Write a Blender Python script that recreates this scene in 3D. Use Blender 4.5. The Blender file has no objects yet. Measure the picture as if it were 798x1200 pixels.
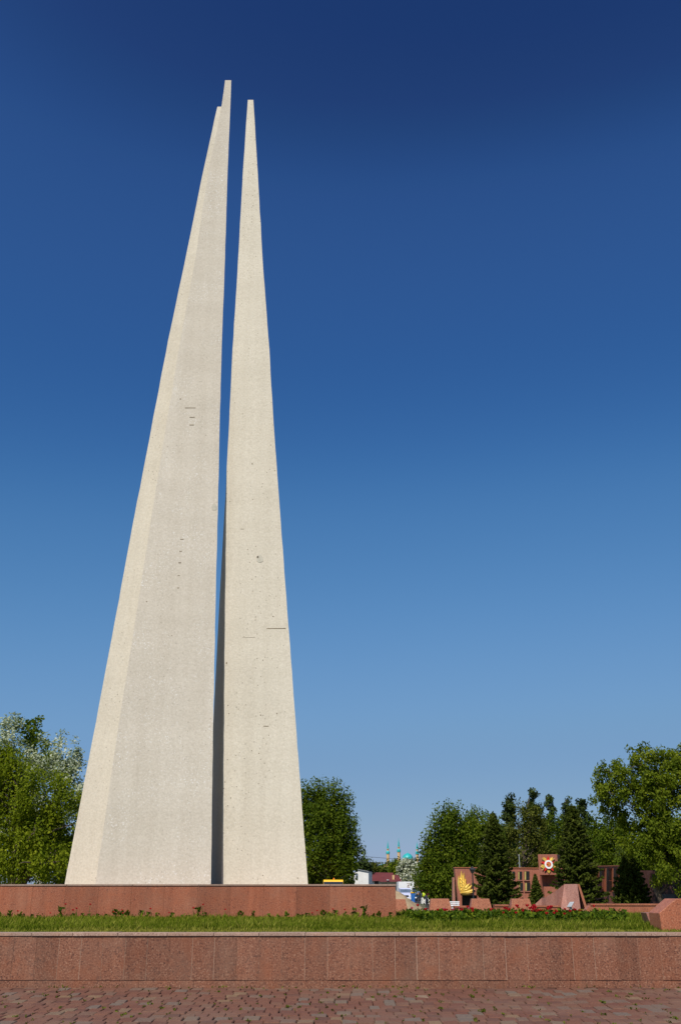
import bpy, bmesh, math, random
import numpy as np
from mathutils import Vector

S = bpy.context.scene
COL = S.collection
R = math.radians
RNG = np.random.default_rng(7)
random.seed(7)

# ------------------------------------------------------------------ camera geometry
F = 1150.0                       # focal length in photo pixels (798 x 1200)
PITCH = math.atan(445.0 / F)     # horizon at row 1045
EYE = 1.65
CP, SP = math.cos(PITCH), math.sin(PITCH)

def ray(px, py):
    u = (px - 399.0) / F; v = (600.0 - py) / F
    return np.array([u, CP - v * SP, SP + v * CP])

def P(px, py, D):
    """world point seen at photo pixel (px,py) standing D metres away along the ground"""
    d = ray(px, py)
    return np.array([0, 0, EYE]) + d * (D / d[1])

def X(px, D): return (px - 399.0) * D / (F * CP + 445 * SP)     # lateral metres near the horizon row
def Z(py, D): return float(P(399, py, D)[2])

GROUND = 0.40        # level ground beyond the plaza (eye - 1.25)
TERR = EYE - 0.545   # lawn terrace
SUN_EL, SUN_AZ = R(50), R(23)
SUNV = Vector((-math.sin(SUN_AZ) * math.cos(SUN_EL), -math.cos(SUN_AZ) * math.cos(SUN_EL), math.sin(SUN_EL)))

# ------------------------------------------------------------------ helpers
def tag(o, label=None, cat=None, group=None, kind=None):
    if label: o['label'] = label
    if cat: o['category'] = cat
    if group: o['group'] = group
    if kind: o['kind'] = kind
    return o

def thing(name, label, cat, loc, group=None):
    o = bpy.data.objects.new(name, None)
    COL.objects.link(o)
    o.empty_display_size = 0.2
    o.location = [float(v) for v in loc]
    return tag(o, label, cat, group)

def wloc(o):
    v = Vector((0, 0, 0))
    while o is not None:
        v += Vector(o.location); o = o.parent
    return v

class MB:
    """collects shapes in world coordinates; build() links them as one mesh object"""
    def __init__(s): s.v = []; s.f = []; s.t = []; s.tint = 0.5
    def add(s, vs, fs):
        o = len(s.v)
        s.v += [tuple(float(c) for c in p) for p in vs]
        for f in fs:
            s.f.append([i + o for i in f]); s.t.append(s.tint)
        return s
    def box(s, x0, x1, y0, y1, z0, z1):
        vs = [(x0,y0,z0),(x1,y0,z0),(x1,y1,z0),(x0,y1,z0),(x0,y0,z1),(x1,y0,z1),(x1,y1,z1),(x0,y1,z1)]
        return s.add(vs, [(0,3,2,1),(4,5,6,7),(0,1,5,4),(1,2,6,5),(2,3,7,6),(3,0,4,7)])
    def hexa(s, front, back):
        """front/back: four points each, counter-clockwise seen from the front"""
        return s.add(list(front) + list(back), [(0,1,2,3),(7,6,5,4),(0,4,5,1),(1,5,6,2),(2,6,7,3),(3,7,4,0)])
    def prism(s, front, back):
        n = len(front)
        fs = [tuple(range(n)), tuple(range(2*n-1, n-1, -1))]
        for i in range(n):
            j = (i+1) % n
            fs.append((i, i+n, j+n, j))
        return s.add(list(front) + list(back), fs)
    def plate(s, pts, y0, th):
        """polygon of (x,z) in the plane y=y0 with thickness th away from the camera"""
        return s.prism([(x, y0, z) for x, z in pts], [(x, y0+th, z) for x, z in pts])
    def tube(s, pts, rad, n=7, cap=True):
        pts = [np.array(p, float) for p in pts]
        o = len(s.v); m = len(pts)
        ref = None
        for i, p in enumerate(pts):
            d = pts[min(i+1, m-1)] - pts[max(i-1, 0)]
            d = d / (np.linalg.norm(d) + 1e-9)
            a = np.array([1.0, 0, 0]) if abs(d[0]) < .8 else np.array([0, 1.0, 0])
            u = np.cross(d, a); u /= np.linalg.norm(u); w = np.cross(d, u)
            r = rad[i] if hasattr(rad, '__len__') else rad
            for k in range(n):
                an = 2*math.pi*k/n
                s.v.append(tuple(p + r*(math.cos(an)*u + math.sin(an)*w)))
        for i in range(m-1):
            for k in range(n):
                k2 = (k+1) % n
                s.f.append([o+i*n+k, o+i*n+k2, o+(i+1)*n+k2, o+(i+1)*n+k]); s.t.append(s.tint)
        if cap:
            s.f.append([o+k for k in range(n)][::-1]); s.t.append(s.tint)
            s.f.append([o+(m-1)*n+k for k in range(n)]); s.t.append(s.tint)
        return s
    def lathe(s, c, prof, n=16, sx=1, sy=1):
        """prof: list of (r,z) from bottom to top around centre c"""
        o = len(s.v)
        for r, z in prof:
            for k in range(n):
                a = 2*math.pi*k/n
                s.v.append((c[0]+sx*r*math.cos(a), c[1]+sy*r*math.sin(a), c[2]+z))
        for i in range(len(prof)-1):
            for k in range(n):
                k2 = (k+1) % n
                s.f.append([o+i*n+k, o+i*n+k2, o+(i+1)*n+k2, o+(i+1)*n+k]); s.t.append(s.tint)
        return s
    def disc_y(s, c, r, th, n=24, r_in=0.0):
        """disc or ring facing the camera (-y)"""
        cx, cy, cz = c
        ring = lambda rr, y: [(cx+rr*math.cos(2*math.pi*k/n), y, cz+rr*math.sin(2*math.pi*k/n)) for k in range(n)]
        if r_in <= 0: return s.prism(ring(r, cy)[::1], ring(r, cy+th))
        vs = ring(r, cy) + ring(r_in, cy) + ring(r, cy+th) + ring(r_in, cy+th)
        fs = []
        for k in range(n):
            j = (k+1) % n
            fs += [(k, j, n+j, n+k), (k, 2*n+k, 2*n+j, j), (n+k, n+j, 3*n+j, 3*n+k)]
        return s.add(vs, fs)
    def build(s, name, mat, parent=None, origin=None, bevel=0.0, smooth=False):
        me = bpy.data.meshes.new(name)
        off = wloc(parent) if parent is not None else Vector(origin if origin is not None else (0, 0, 0))
        vs = [(v[0]-off.x, v[1]-off.y, v[2]-off.z) for v in s.v]
        me.from_pydata(vs, [], s.f)
        at = me.attributes.new('tint', 'FLOAT', 'FACE')
        at.data.foreach_set('value', np.array(s.t, np.float32))
        bm = bmesh.new(); bm.from_mesh(me)
        bmesh.ops.recalc_face_normals(bm, faces=bm.faces)
        if bevel > 0:
            bmesh.ops.remove_doubles(bm, verts=bm.verts, dist=1e-5)
            es = [e for e in bm.edges if len(e.link_faces) == 2 and e.calc_face_angle(0) > .5]
            bmesh.ops.bevel(bm, geom=es, offset=bevel, segments=2, affect='EDGES', profile=.6)
        bm.to_mesh(me); bm.free()
        if smooth:
            me.polygons.foreach_set('use_smooth', [True]*len(me.polygons))
        me.materials.append(mat)
        o = bpy.data.objects.new(name, me); COL.objects.link(o)
        if parent is not None: o.parent = parent
        else: o.location = off
        return o

def quads_object(name, V, tint, mat, parent=None, origin=None):
    """V: (N,4,3) quads -> one mesh with a per-face tint"""
    V = np.asarray(V, np.float32)
    off = wloc(parent) if parent is not None else Vector(origin if origin is not None else (0, 0, 0))
    V = V - np.array(off, np.float32)
    N = len(V)
    me = bpy.data.meshes.new(name)
    me.vertices.add(4*N); me.loops.add(4*N); me.polygons.add(N)
    me.vertices.foreach_set('co', V.reshape(-1))
    me.loops.foreach_set('vertex_index', np.arange(4*N, dtype=np.int32))
    me.polygons.foreach_set('loop_start', np.arange(0, 4*N, 4, dtype=np.int32))
    at = me.attributes.new('tint', 'FLOAT', 'FACE')
    at.data.foreach_set('value', np.asarray(tint, np.float32))
    me.update(calc_edges=True); me.validate()
    me.materials.append(mat)
    o = bpy.data.objects.new(name, me); COL.objects.link(o)
    if parent is not None: o.parent = parent
    else: o.location = off
    return o

def unit(a): return a / (np.linalg.norm(a, axis=-1, keepdims=True) + 1e-9)

def leaf_quads(C, L, W, rng, T=None, up=0.3, B=None):
    N = len(C)
    n = rng.normal(size=(N, 3)); n[:, 2] += up
    if B is not None: n += B
    n = unit(n)
    if T is None: T = rng.normal(size=(N, 3))
    t = unit(T - n*np.sum(T*n, 1, keepdims=True))
    b = np.cross(n, t)
    L = (L*rng.uniform(.6, 1.25, N))[:, None]; W = (W*rng.uniform(.6, 1.25, N))[:, None]
    return np.stack([C - t*L/2, C + b*W/2 - t*L*.05, C + t*L/2, C - b*W/2 - t*L*.05], 1)

# ------------------------------------------------------------------ materials
def nt(name):
    m = bpy.data.materials.new(name); m.use_nodes = True
    t = m.node_tree; t.nodes.clear()
    out = t.nodes.new('ShaderNodeOutputMaterial')
    return m, t, out

def N(t, kind, **kw):
    n = t.nodes.new(kind)
    for k, v in kw.items():
        if k.startswith('i_'): n.inputs[k[2:].replace('_', ' ')].default_value = v
        else: setattr(n, k, v)
    return n

def ramp(t, src, stops):
    r = t.nodes.new('ShaderNodeValToRGB')
    el = r.color_ramp.elements
    while len(el) < len(stops): el.new(.5)
    for e, (p, c) in zip(el, stops):
        e.position = p; e.color = (*c, 1) if len(c) == 3 else c
    t.links.new(src, r.inputs['Fac'])
    return r.outputs['Color']

def mix(t, fac, a, b, mode='MIX'):
    m = t.nodes.new('ShaderNodeMix'); m.data_type = 'RGBA'; m.blend_type = mode
    def put(sock, val):
        if hasattr(val, 'is_output'): t.links.new(val, sock)
        elif isinstance(val, (int, float)): sock.default_value = val
        else: sock.default_value = (*val, 1)
    put(m.inputs[0], fac); put(m.inputs[6], a); put(m.inputs[7], b)
    return m.outputs[2]

def texco(t, scale=(1, 1, 1)):
    c = t.nodes.new('ShaderNodeTexCoord')
    mp = t.nodes.new('ShaderNodeMapping'); mp.inputs['Scale'].default_value = scale
    t.links.new(c.outputs['Object'], mp.inputs['Vector'])
    return mp.outputs['Vector']

def noise(t, vec, scale, detail=3, rough=.55):
    n = t.nodes.new('ShaderNodeTexNoise')
    n.inputs['Scale'].default_value = scale; n.inputs['Detail'].default_value = detail; n.inputs['Roughness'].default_value = rough
    t.links.new(vec, n.inputs['Vector'])
    return n.outputs['Fac']

def voro(t, vec, scale, feature='F1'):
    n = t.nodes.new('ShaderNodeTexVoronoi'); n.feature = feature
    n.inputs['Scale'].default_value = scale
    t.links.new(vec, n.inputs['Vector'])
    return n

def attr(t, name='tint'):
    a = t.nodes.new('ShaderNodeAttribute'); a.attribute_name = name
    return a.outputs['Fac']

def finish(t, out, col, rough=.8, bump=None, bstr=.2, bdist=.01, metal=0, spec=.3):
    b = t.nodes.new('ShaderNodeBsdfPrincipled')
    if hasattr(col, 'is_output'): t.links.new(col, b.inputs['Base Color'])
    else: b.inputs['Base Color'].default_value = (*col, 1)
    if hasattr(rough, 'is_output'): t.links.new(rough, b.inputs['Roughness'])
    else: b.inputs['Roughness'].default_value = rough
    b.inputs['Metallic'].default_value = metal
    b.inputs['Specular IOR Level'].default_value = spec
    if bump is not None:
        bp = t.nodes.new('ShaderNodeBump'); bp.inputs['Strength'].default_value = bstr; bp.inputs['Distance'].default_value = bdist
        t.links.new(bump, bp.inputs['Height']); t.links.new(bp.outputs['Normal'], b.inputs['Normal'])
    t.links.new(b.outputs['BSDF'], out.inputs['Surface'])
    return b

def plain(name, col, rough=.6, var=.25, scale=6, metal=0, bstr=.1, spec=.3):
    m, t, out = nt(name)
    v = texco(t)
    n = noise(t, v, scale, 4)
    c = ramp(t, n, [(.25, tuple(x*(1-var) for x in col)), (.75, tuple(min(1, x*(1+var)) for x in col))])
    finish(t, out, c, rough, n, bstr, .01, metal, spec)
    return m

def granite(name, base, dark, light, grain=70, slab=.35, stain=.35, stain_col=(.30, .24, .20), rough=.55):
    m, t, out = nt(name)
    v = texco(t)
    g = noise(t, v, grain, 2, .7)
    c = ramp(t, g, [(.34, dark), (.46, base), (.56, base), (.68, light)])
    g2 = voro(t, v, grain*.8)
    sp = ramp(t, g2.outputs['Color'], [(.0, (0, 0, 0)), (.80, (0, 0, 0)), (.9, (1, 1, 1))])
    c = mix(t, mix(t, .55, (0, 0, 0), sp), c, dark)
    s1 = noise(t, v, 1.7, 6, .65)
    sr = ramp(t, s1, [(.45, (0, 0, 0)), (.72, (1, 1, 1))])
    c = mix(t, mix(t, stain, (0, 0, 0), sr), c, stain_col)
    o1 = noise(t, v, 2.6, 5, .65)
    c = mix(t, mix(t, stain*.9, (0, 0, 0), ramp(t, o1, [(.5, (0, 0, 0)), (.68, (1, 1, 1))])), c, (base[0]*1.12, base[1]*.90, base[2]*.70))
    tr = ramp(t, attr(t), [(0, (1-slab, 1-slab, 1-slab)), (.5, (1, 1, 1)), (1, (1+slab*.6, 1+slab*.5, 1+slab*.45))])
    c = mix(t, 1.0, c, tr, 'MULTIPLY')
    s2 = noise(t, texco(t, (6, 6, .7)), 1.2, 4, .6)
    c = mix(t, 1.0, c, ramp(t, s2, [(.3, (.82, .80, .80)), (.7, (1.06, 1.05, 1.04))]), 'MULTIPLY')
    finish(t, out, c, rough, g, .15, .003)
    return m

def concrete(name, base, pores=.5, flecks=.4, grey=.0):
    m, t, out = nt(name)
    v = texco(t)
    big = noise(t, v, .35, 6, .6)
    c = ramp(t, big, [(.3, tuple(x*.935 for x in base)), (.7, tuple(x*1.035 for x in base))])
    st = noise(t, texco(t, (3.0, 3.0, .12)), 1.0, 5, .6)       # rain streaks
    c = mix(t, 1.0, c, ramp(t, st, [(.3, (.94, .93, .915)), (.65, (1.025, 1.025, 1.025))]), 'MULTIPLY')
    bands = noise(t, texco(t, (.15, .15, 1.1)), 1.0, 3, .5)      # casting lifts
    c = mix(t, 1.0, c, ramp(t, bands, [(.40, (.968, .965, .96)), (.58, (1.01, 1.01, 1.01))]), 'MULTIPLY')
    fine = noise(t, v, 22, 3, .7)
    c = mix(t, 1.0, c, ramp(t, fine, [(.3, (.86, .85, .83)), (.7, (1.07, 1.07, 1.07))]), 'MULTIPLY')
    fl = noise(t, v, 30, 2, .6)
    mask = noise(t, v, 1.1, 3)
    fr = ramp(t, fl, [(.60, (0, 0, 0)), (.66, (1, 1, 1))])
    fr = mix(t, 1.0, fr, ramp(t, mask, [(.4, (0, 0, 0)), (.65, (flecks, flecks, flecks))]), 'MULTIPLY')
    c = mix(t, fr, c, (.78, .75, .70))
    pv = voro(t, v, 9)
    pr = ramp(t, pv.outputs['Distance'], [(.0, (1, 1, 1)), (.10, (1, 1, 1)), (.15, (0, 0, 0))])
    keep = ramp(t, pv.outputs['Color'], [(.32, (0, 0, 0)), (.45, (1, 1, 1))])
    m2 = noise(t, v, .8, 3)
    pr = mix(t, 1.0, mix(t, 1.0, pr, keep, 'MULTIPLY'), ramp(t, m2, [(.36, (0, 0, 0)), (.58, (pores, pores, pores))]), 'MULTIPLY')
    c = mix(t, pr, c, (.20, .16, .11))
    finish(t, out, c, .9, fine, .35, .012, 0, .15)
    return m

def foliage(name, dark, mid, light, trans=.35, rough=.7):
    m, t, out = nt(name)
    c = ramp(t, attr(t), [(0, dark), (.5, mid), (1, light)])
    d = t.nodes.new('ShaderNodeBsdfPrincipled'); d.inputs['Roughness'].default_value = rough
    d.inputs['Specular IOR Level'].default_value = .06
    tr = t.nodes.new('ShaderNodeBsdfTranslucent')
    t.links.new(c, d.inputs['Base Color'])
    t.links.new(mix(t, 1.0, c, (1.25, 1.35, .55), 'MULTIPLY'), tr.inputs['Color'])
    ms = t.nodes.new('ShaderNodeMixShader'); ms.inputs[0].default_value = trans
    t.links.new(d.outputs[0], ms.inputs[1]); t.links.new(tr.outputs[0], ms.inputs[2])
    t.links.new(ms.outputs[0], out.inputs['Surface'])
    return m

M = {}
M['granite_front'] = granite('weathered red granite', (.225, .092, .052), (.075, .032, .023), (.35, .20, .13), 48, .15, .5, (.23, .135, .090))
M['granite_plinth'] = granite('polished red granite', (.315, .105, .054), (.13, .045, .030), (.42, .21, .13), 55, .16, .3, (.33, .185, .12), .4)
M['granite_block'] = granite('orange red granite', (.37, .125, .062), (.16, .055, .032), (.46, .23, .14), 50, .15, .2, (.31, .165, .105), .5)
M['granite_coping'] = granite('pale pink granite coping', (.36, .235, .175), (.19, .11, .08), (.48, .36, .29), 60, .2, .4, (.28, .215, .17), .6)
M['granite_far'] = granite('rosy granite cladding', (.34, .125, .078), (.25, .085, .05), (.40, .175, .12), 14, .15, .4, (.30, .15, .12), .5)
M['granite_pink'] = granite('pink polished granite', (.34, .155, .115), (.24, .095, .07), (.42, .225, .175), 20, .25, .3, (.36, .20, .17), .4)
M['granite_shade'] = granite('shade darkened granite', (.055, .024, .020), (.03, .014, .012), (.08, .036, .03), 20, .2, .3, (.1, .06, .06), .4)  # deep shade of end wall and monument facet put into the stone colour
M['mortar'] = plain('mortar', (.37, .245, .175), .9, .35, 5)
M['mortar_dark'] = plain('dark mortar', (.20, .10, .08), .9, .3, 5)
M['concrete_front'] = concrete('rough aggregate concrete', (.625, .56, .462), .45, .9)
M['concrete_right'] = concrete('cream concrete', (.645, .585, .475), .95, .3)
M['concrete_back'] = concrete('smooth cream concrete', (.635, .575, .47), .6, .15)
M['mark'] = plain('dark concrete mark', (.22, .17, .11), .9, .4, 9)
M['patch'] = plain('concrete patch', (.50, .46, .37), .9, .2, 9)
M['soil'] = plain('soil', (.16, .12, .085), .95, .4, 3)
M['sand'] = plain('sand', (.34, .25, .15), .95, .25, 2.5, bstr=.5)
M['white'] = plain('white paint', (.74, .74, .74), .5, .08, 3)
M['offwhite'] = plain('off white plaster', (.72, .70, .66), .85, .12, 1)
M['black'] = plain('black metal', (.02, .02, .022), .45, .3, 6)
M['rubber'] = plain('tyre rubber', (.02, .02, .02), .8, .3, 6)
M['glass'] = plain('dark window glass', (.02, .025, .03), .1, .2, 1, spec=.6)
M['glass_blue'] = plain('bluish windscreen glass', (.10, .13, .18), .08, .3, 2, spec=.8)
M['gold'] = plain('gilded metal', (.80, .56, .13), .3, .15, 8, metal=.3, spec=.6)
M['gold_pale'] = plain('pale gilded metal', (.62, .47, .15), .35, .2, 8, metal=.3, spec=.5)
M['red'] = plain('red enamel', (.62, .025, .02), .35, .1, 6)
M['white_enamel'] = plain('white enamel', (.82, .82, .80), .4, .06, 6)
M['plaque'] = plain('black polished plaque', (.02, .022, .022), .25, .3, 8, spec=.5)
M['teal'] = plain('turquoise roof', (.03, .36, .36), .4, .15, .4)
M['brick_yellow'] = plain('sand yellow brick', (.55, .36, .17), .85, .15, .6)
M['roof_red'] = plain('dark red metal roof', (.135, .032, .030), .6, .2, .8)
M['yellow'] = plain('yellow paint', (.78, .45, .02), .4, .12, 3)
M['orange'] = plain('orange lamp', (.75, .22, .02), .3, .1, 6)
M['blue'] = plain('blue paint', (.03, .14, .42), .4, .15, 3)
M['navy'] = plain('navy paint', (.03, .04, .10), .35, .2, 3)
M['carblack'] = plain('black car paint', (.02, .025, .03), .2, .2, 3, spec=.6)
M['maroon'] = plain('maroon sheet metal', (.17, .025, .05), .5, .2, 1)
M['vest'] = plain('hi-vis vest', (.45, .55, .03), .7, .1, 8)
M['trousers'] = plain('dark work trousers', (.03, .035, .05), .85, .2, 8)
M['skin'] = plain('skin', (.45, .26, .18), .6, .08, 8)
M['hair'] = plain('dark hair', (.03, .02, .015), .7, .2, 20)
M['grey'] = plain('grey metal', (.33, .34, .35), .5, .15, 4)
M['bark'] = plain('brown bark', (.13, .095, .07), .95, .35, 7, bstr=.5)
M['bark_pale'] = plain('pale birch bark', (.30, .275, .235), .9, .45, 4, bstr=.4)
M['bark_dark'] = plain('dark conifer bark', (.07, .05, .04), .95, .35, 7, bstr=.5)

M['lf_willow'] = foliage('yellow green leaves', (.075, .105, .006), (.175, .215, .011), (.27, .29, .018), .45)
M['lf_silver'] = foliage('silvery poplar leaves', (.13, .17, .08), (.38, .41, .28), (.62, .63, .50), .3)
M['lf_birch'] = foliage('birch leaves', (.045, .075, .006), (.100, .140, .010), (.165, .195, .016), .45)
M['lf_poplar'] = foliage('fresh poplar leaves', (.065, .095, .007), (.145, .185, .013), (.235, .26, .024), .48)
M['lf_olive'] = foliage('thin olive leaves', (.055, .062, .010), (.098, .108, .015), (.14, .145, .025), .35)
M['lf_far'] = foliage('far green leaves', (.040, .062, .010), (.082, .112, .016), (.12, .15, .024), .35)
M['lf_blossom'] = foliage('white blossom and leaves', (.06, .09, .015), (.42, .43, .33), (.70, .70, .60), .3)
M['lf_spruce'] = foliage('spruce needles', (.026, .040, .006), (.060, .080, .011), (.110, .128, .018), .25)
M['lf_pine'] = foliage('pine needles', (.020, .036, .010), (.046, .068, .017), (.080, .105, .025), .25)
M['lf_bed'] = foliage('flower bed leaves', (.030, .055, .005), (.075, .120, .008), (.19, .215, .015), .35)
M['grass'] = foliage('grass blades', (.065, .092, .006), (.155, .195, .012), (.32, .30, .055), .4)
M['weed'] = foliage('weeds', (.04, .06, .004), (.08, .10, .008), (.13, .15, .015), .3)
M['petal'] = foliage('red petals', (.42, .010, .020), (.60, .015, .025), (.72, .04, .06), .3)
M['petal_pink'] = foliage('pink petals', (.55, .06, .12), (.70, .12, .20), (.78, .3, .36), .3)
M['stem'] = plain('green stem', (.06, .11, .02), .7, .2, 20)

# ground sheet: soil and worn grass, sheet large enough for the horizon
m, t, out = nt('open ground')
v = texco(t)
c = ramp(t, noise(t, v, .12, 6, .6), [(.35, (.17, .14, .10)), (.5, (.12, .12, .06)), (.65, (.08, .11, .03))])
c = mix(t, .35, c, ramp(t, noise(t, v, 3, 5, .7), [(.3, (.05, .05, .03)), (.7, (.22, .19, .14))]))
finish(t, out, c, .95, noise(t, v, 8, 4), .3, .03)
M['ground'] = m
m, t, out = nt('lawn soil')
v = texco(t)
c = ramp(t, noise(t, v, 5, 5, .7), [(.35, (.055, .075, .018)), (.6, (.10, .10, .045)), (.75, (.20, .16, .11))])
finish(t, out, c, .95, noise(t, v, 20, 4), .4, .02)
M['lawn'] = m
m, t, out = nt('asphalt')
v = texco(t)
c = ramp(t, noise(t, v, 3, 5, .7), [(.3, (.05, .05, .052)), (.7, (.09, .088, .085))])
finish(t, out, c, .9, noise(t, v, 40, 3), .3, .01)
M['asphalt'] = m
# paving stones: a colour for each stone plus grain and dust
m, t, out = nt('red sandstone setts')
v = texco(t)
c = ramp(t, attr(t), [(0, (.105, .048, .033)), (.25, (.138, .056, .036)), (.5, (.158, .067, .041)), (.72, (.152, .078, .049)), (.87, (.140, .108, .086)), (.95, (.19, .115, .062)), (1, (.22, .155, .105))])
g = noise(t, v, 38, 4, .75)
c = mix(t, 1.0, c, ramp(t, g, [(.3, (.66, .64, .64)), (.7, (1.22, 1.2, 1.18))]), 'MULTIPLY')
d = noise(t, v, 1.1, 5, .6)
c = mix(t, mix(t, .45, (0, 0, 0), ramp(t, d, [(.45, (0, 0, 0)), (.7, (1, 1, 1))])), c, (.17, .105, .075))
finish(t, out, c, .85, g, .5, .006)
M['sett'] = m

# ------------------------------------------------------------------ ground, plaza
mb = MB()
xs = [-3000, -400, -60, -12, 12, 60, 400, 3000]
ys = [(-60, -1.6), (0, 0), (15.0, .4), (40, .4), (300, .4), (4000, .4)]
vs = [(x, y, z - .03) for y, z in ys for x in xs]
fs = [(j*8+i, j*8+i+1, (j+1)*8+i+1, (j+1)*8+i) for j in range(len(ys)-1) for i in range(7)]
mb.add(vs, fs)
tag(mb.build('ground', M['ground']), kind='structure')

SLOPE = .4/15
rng = np.random.default_rng(3)
mb = MB()
y = 2.2
row = 0
joints = []
while y < 14.93:
    dp = rng.uniform(.21, .27)
    if y + dp > 14.93: dp = 14.95 - y
    x = -12 + rng.uniform(0, .2)
    while x < 12:
        w = rng.uniform(.125, .20)
        wob = lambda xx, yy: .06*math.sin(xx*.9+yy*.7) + .045*math.sin(xx*2.3+1.3*yy)
        g = .0045
        jx = rng.uniform(-.009, .009, 4); jy = rng.uniform(-.020, .020, 4)
        cs = [(x+g+jx[0], y+g+jy[0]), (x+w-g+jx[1], y+g+jy[1]), (x+w-g+jx[2], y+dp-g+jy[2]), (x+g+jx[3], y+dp-g+jy[3])]
        cs = [(a, min(14.96, b + wob(a, b))) for a, b in cs]
        cx = sum(a for a, b in cs)/4; cy = sum(b for a, b in cs)/4
        hh = rng.uniform(.0, .007)
        tl = rng.uniform(-.004, .004, 4)
        lo = [(a, b, SLOPE*b - .02) for a, b in cs]
        mi = [(a, b, SLOPE*b + .004 + hh) for a, b in cs]
        top = [(cx+(a-cx)*.90, cy+(b-cy)*.95, SLOPE*b + .012 + hh + tl[i]) for i, (a, b) in enumerate(cs)]
        mb.tint = float(np.clip(rng.beta(1.5, 1.6), 0, 1))
        mb.add(lo+mi+top, [(0,1,5,4),(1,2,6,5),(2,3,7,6),(3,0,4,7),(4,5,9,8),(5,6,10,9),(6,7,11,10),(7,4,8,11),(8,9,10,11)])
        if rng.random() < .27: joints.append((x + rng.normal(0, .01), y + rng.uniform(0, dp) if rng.random() < .5 else y))
        x += w
    y += dp; row += 1
tag(mb.build('paving', M['sett']), kind='structure')

# weeds in the joints
Q = []; T = []
for (jx, jy) in joints:
    jy += .06*math.sin(jx*.9+jy*.7) + .045*math.sin(jx*2.3+1.3*jy)
    if jy > 14.95: continue
    k = int(rng.choice([2, 4, 8, 18], p=[.4, .35, .19, .06]))
    sp = .012 + .0035*k
    C = np.stack([jx + rng.normal(0, .012, k), jy + rng.normal(0, sp, k), np.full(k, SLOPE*jy + .018)], 1)
    C[:, 2] += rng.uniform(0, .014, k)
    Q.append(leaf_quads(C, .042, .018, rng, up=.8)); T += list(rng.uniform(0, 1, k))
# strip of weeds where the wall meets the stones
k = 700
C = np.stack([rng.uniform(-12, 12, k), rng.normal(14.95, .012, k), rng.uniform(.42, .44, k)], 1)
C = C[np.sin(C[:, 0]*3.1)+np.sin(C[:, 0]*7.7+1) + rng.normal(0, .7, k) > .7]
Q.append(leaf_quads(C, .06, .022, rng, up=.3)); T += list(rng.uniform(0, 1, len(C)))
tag(quads_object('weeds', np.concatenate(Q), T, M['weed']), 'small green weeds and moss growing in the joints of the red setts', 'weeds', kind='stuff')

# ------------------------------------------------------------------ front retaining wall
W0, W1 = -14.0, 14.0
cop_b = Z(1096.8, 15.0); base_t = Z(1148.6, 15.0)
wall = thing('retaining_wall', 'long low wall of weathered red granite slabs along the cobbled plaza', 'wall', (0, 15.0, .4))
mb = MB(); mb.box(W0, W1, 15.012, 15.34, .36, cop_b-.001); mb.build('wall_core', M['mortar'], wall)
mb = MB(); x = W0
x = X(50, 15.0) - 32*.3105
while x < W1:
    w = .3105 + rng.normal(0, .004)
    mb.tint = float(np.clip(rng.normal(.5, .27), 0, 1))
    g = float(rng.choice([.0006, .002, .0035, .0055], p=[.4, .25, .2, .15]))
    dy = rng.normal(0, .0012)
    mb.box(x+g, x+w-g, 14.997+dy, 15.000, base_t+.001, cop_b-.004)
    x += w
mb.build('facing', M['granite_front'], wall)
mb = MB(); mb.box(W0, W1, 15.0005, 15.0115, base_t+.004, cop_b-.005); mb.build('joint_filling', M['mortar'], wall)
mb = MB(); x = W0
while x < W1:
    w = rng.uniform(.6, 1.3)
    mb.tint = float(np.clip(rng.normal(.55, .25), 0, 1))
    mb.box(x+.002, x+w-.002, 15.003+rng.normal(0, .001), 15.0105, .37, base_t-float(rng.choice([.0015, .006])))
    x += w
mb.build('base_course', M['granite_front'], wall)
mb = MB(); x = W0
while x < W1:
    w = rng.uniform(.55, .75)
    mb.tint = float(np.clip(rng.normal(.5, .2), 0, 1))
    mb.box(x+.003, x+w-.003, 14.981+rng.normal(0, .002), 15.34, cop_b, TERR+.006+rng.normal(0, .001))
    x += w
mb.build('coping', M['granite_coping'], wall, bevel=.004)

# ------------------------------------------------------------------ lawn terrace
mb = MB(); mb.box(-14, 14, 15.345, 27.4, GROUND-.05, TERR)
tag(mb.build('lawn', M['lawn']), kind='structure')

PX1 = X(463.5, 21.8); PT = Z(1036.2, 21.8)
rng = np.random.default_rng(11)
n = 320000
gx = rng.uniform(-13.5, 13.5, n); u = rng.uniform(0, 1, n)
gy = 15.40 + (26.0-15.40)*u**1.9
ok = ~((gx < PX1+.02) & (gy > 21.75))
ok &= (np.abs(gx) < (gy*.33+4.5))
gx, gy = gx[ok], gy[ok]; n = len(gx)
edge = np.clip((gy-15.38)/.35, .25, 1)
patch = .5+.5*np.sin(gx*2.1+1.7*np.sin(gy*1.3))*np.sin(gy*1.9+gx*.6)
cell = np.floor(gx/.22+.4*np.sin(gy*5)).astype(int)*7919 + np.floor(gy/.3).astype(int)*104729
cl = ((np.sin(cell*12.9898)*43758.5453) % 1.0)
h = (.035 + .10*rng.beta(1.6, 2.4, n)) * edge * (.60+.5*patch+.35*cl)
az = rng.uniform(0, 2*math.pi, n); lean = rng.uniform(.05, .6, n)
wd = rng.uniform(.003, .0085, n)
base = np.stack([gx, gy, np.full(n, TERR)], 1)
side = np.stack([np.cos(az), np.sin(az), np.zeros(n)], 1)
ld = np.stack([-np.sin(az), np.cos(az), np.zeros(n)], 1)
tip = base + ld*(h*lean)[:, None] + np.array([0, 0, 1])*h[:, None]
midp = base + ld*(h*lean*.35)[:, None] + np.array([0, 0, 1])*(h*.6)[:, None]
V = np.stack([base - side*wd[:, None], base + side*wd[:, None], tip, midp - side*wd[:, None]*.8], 1)
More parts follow.
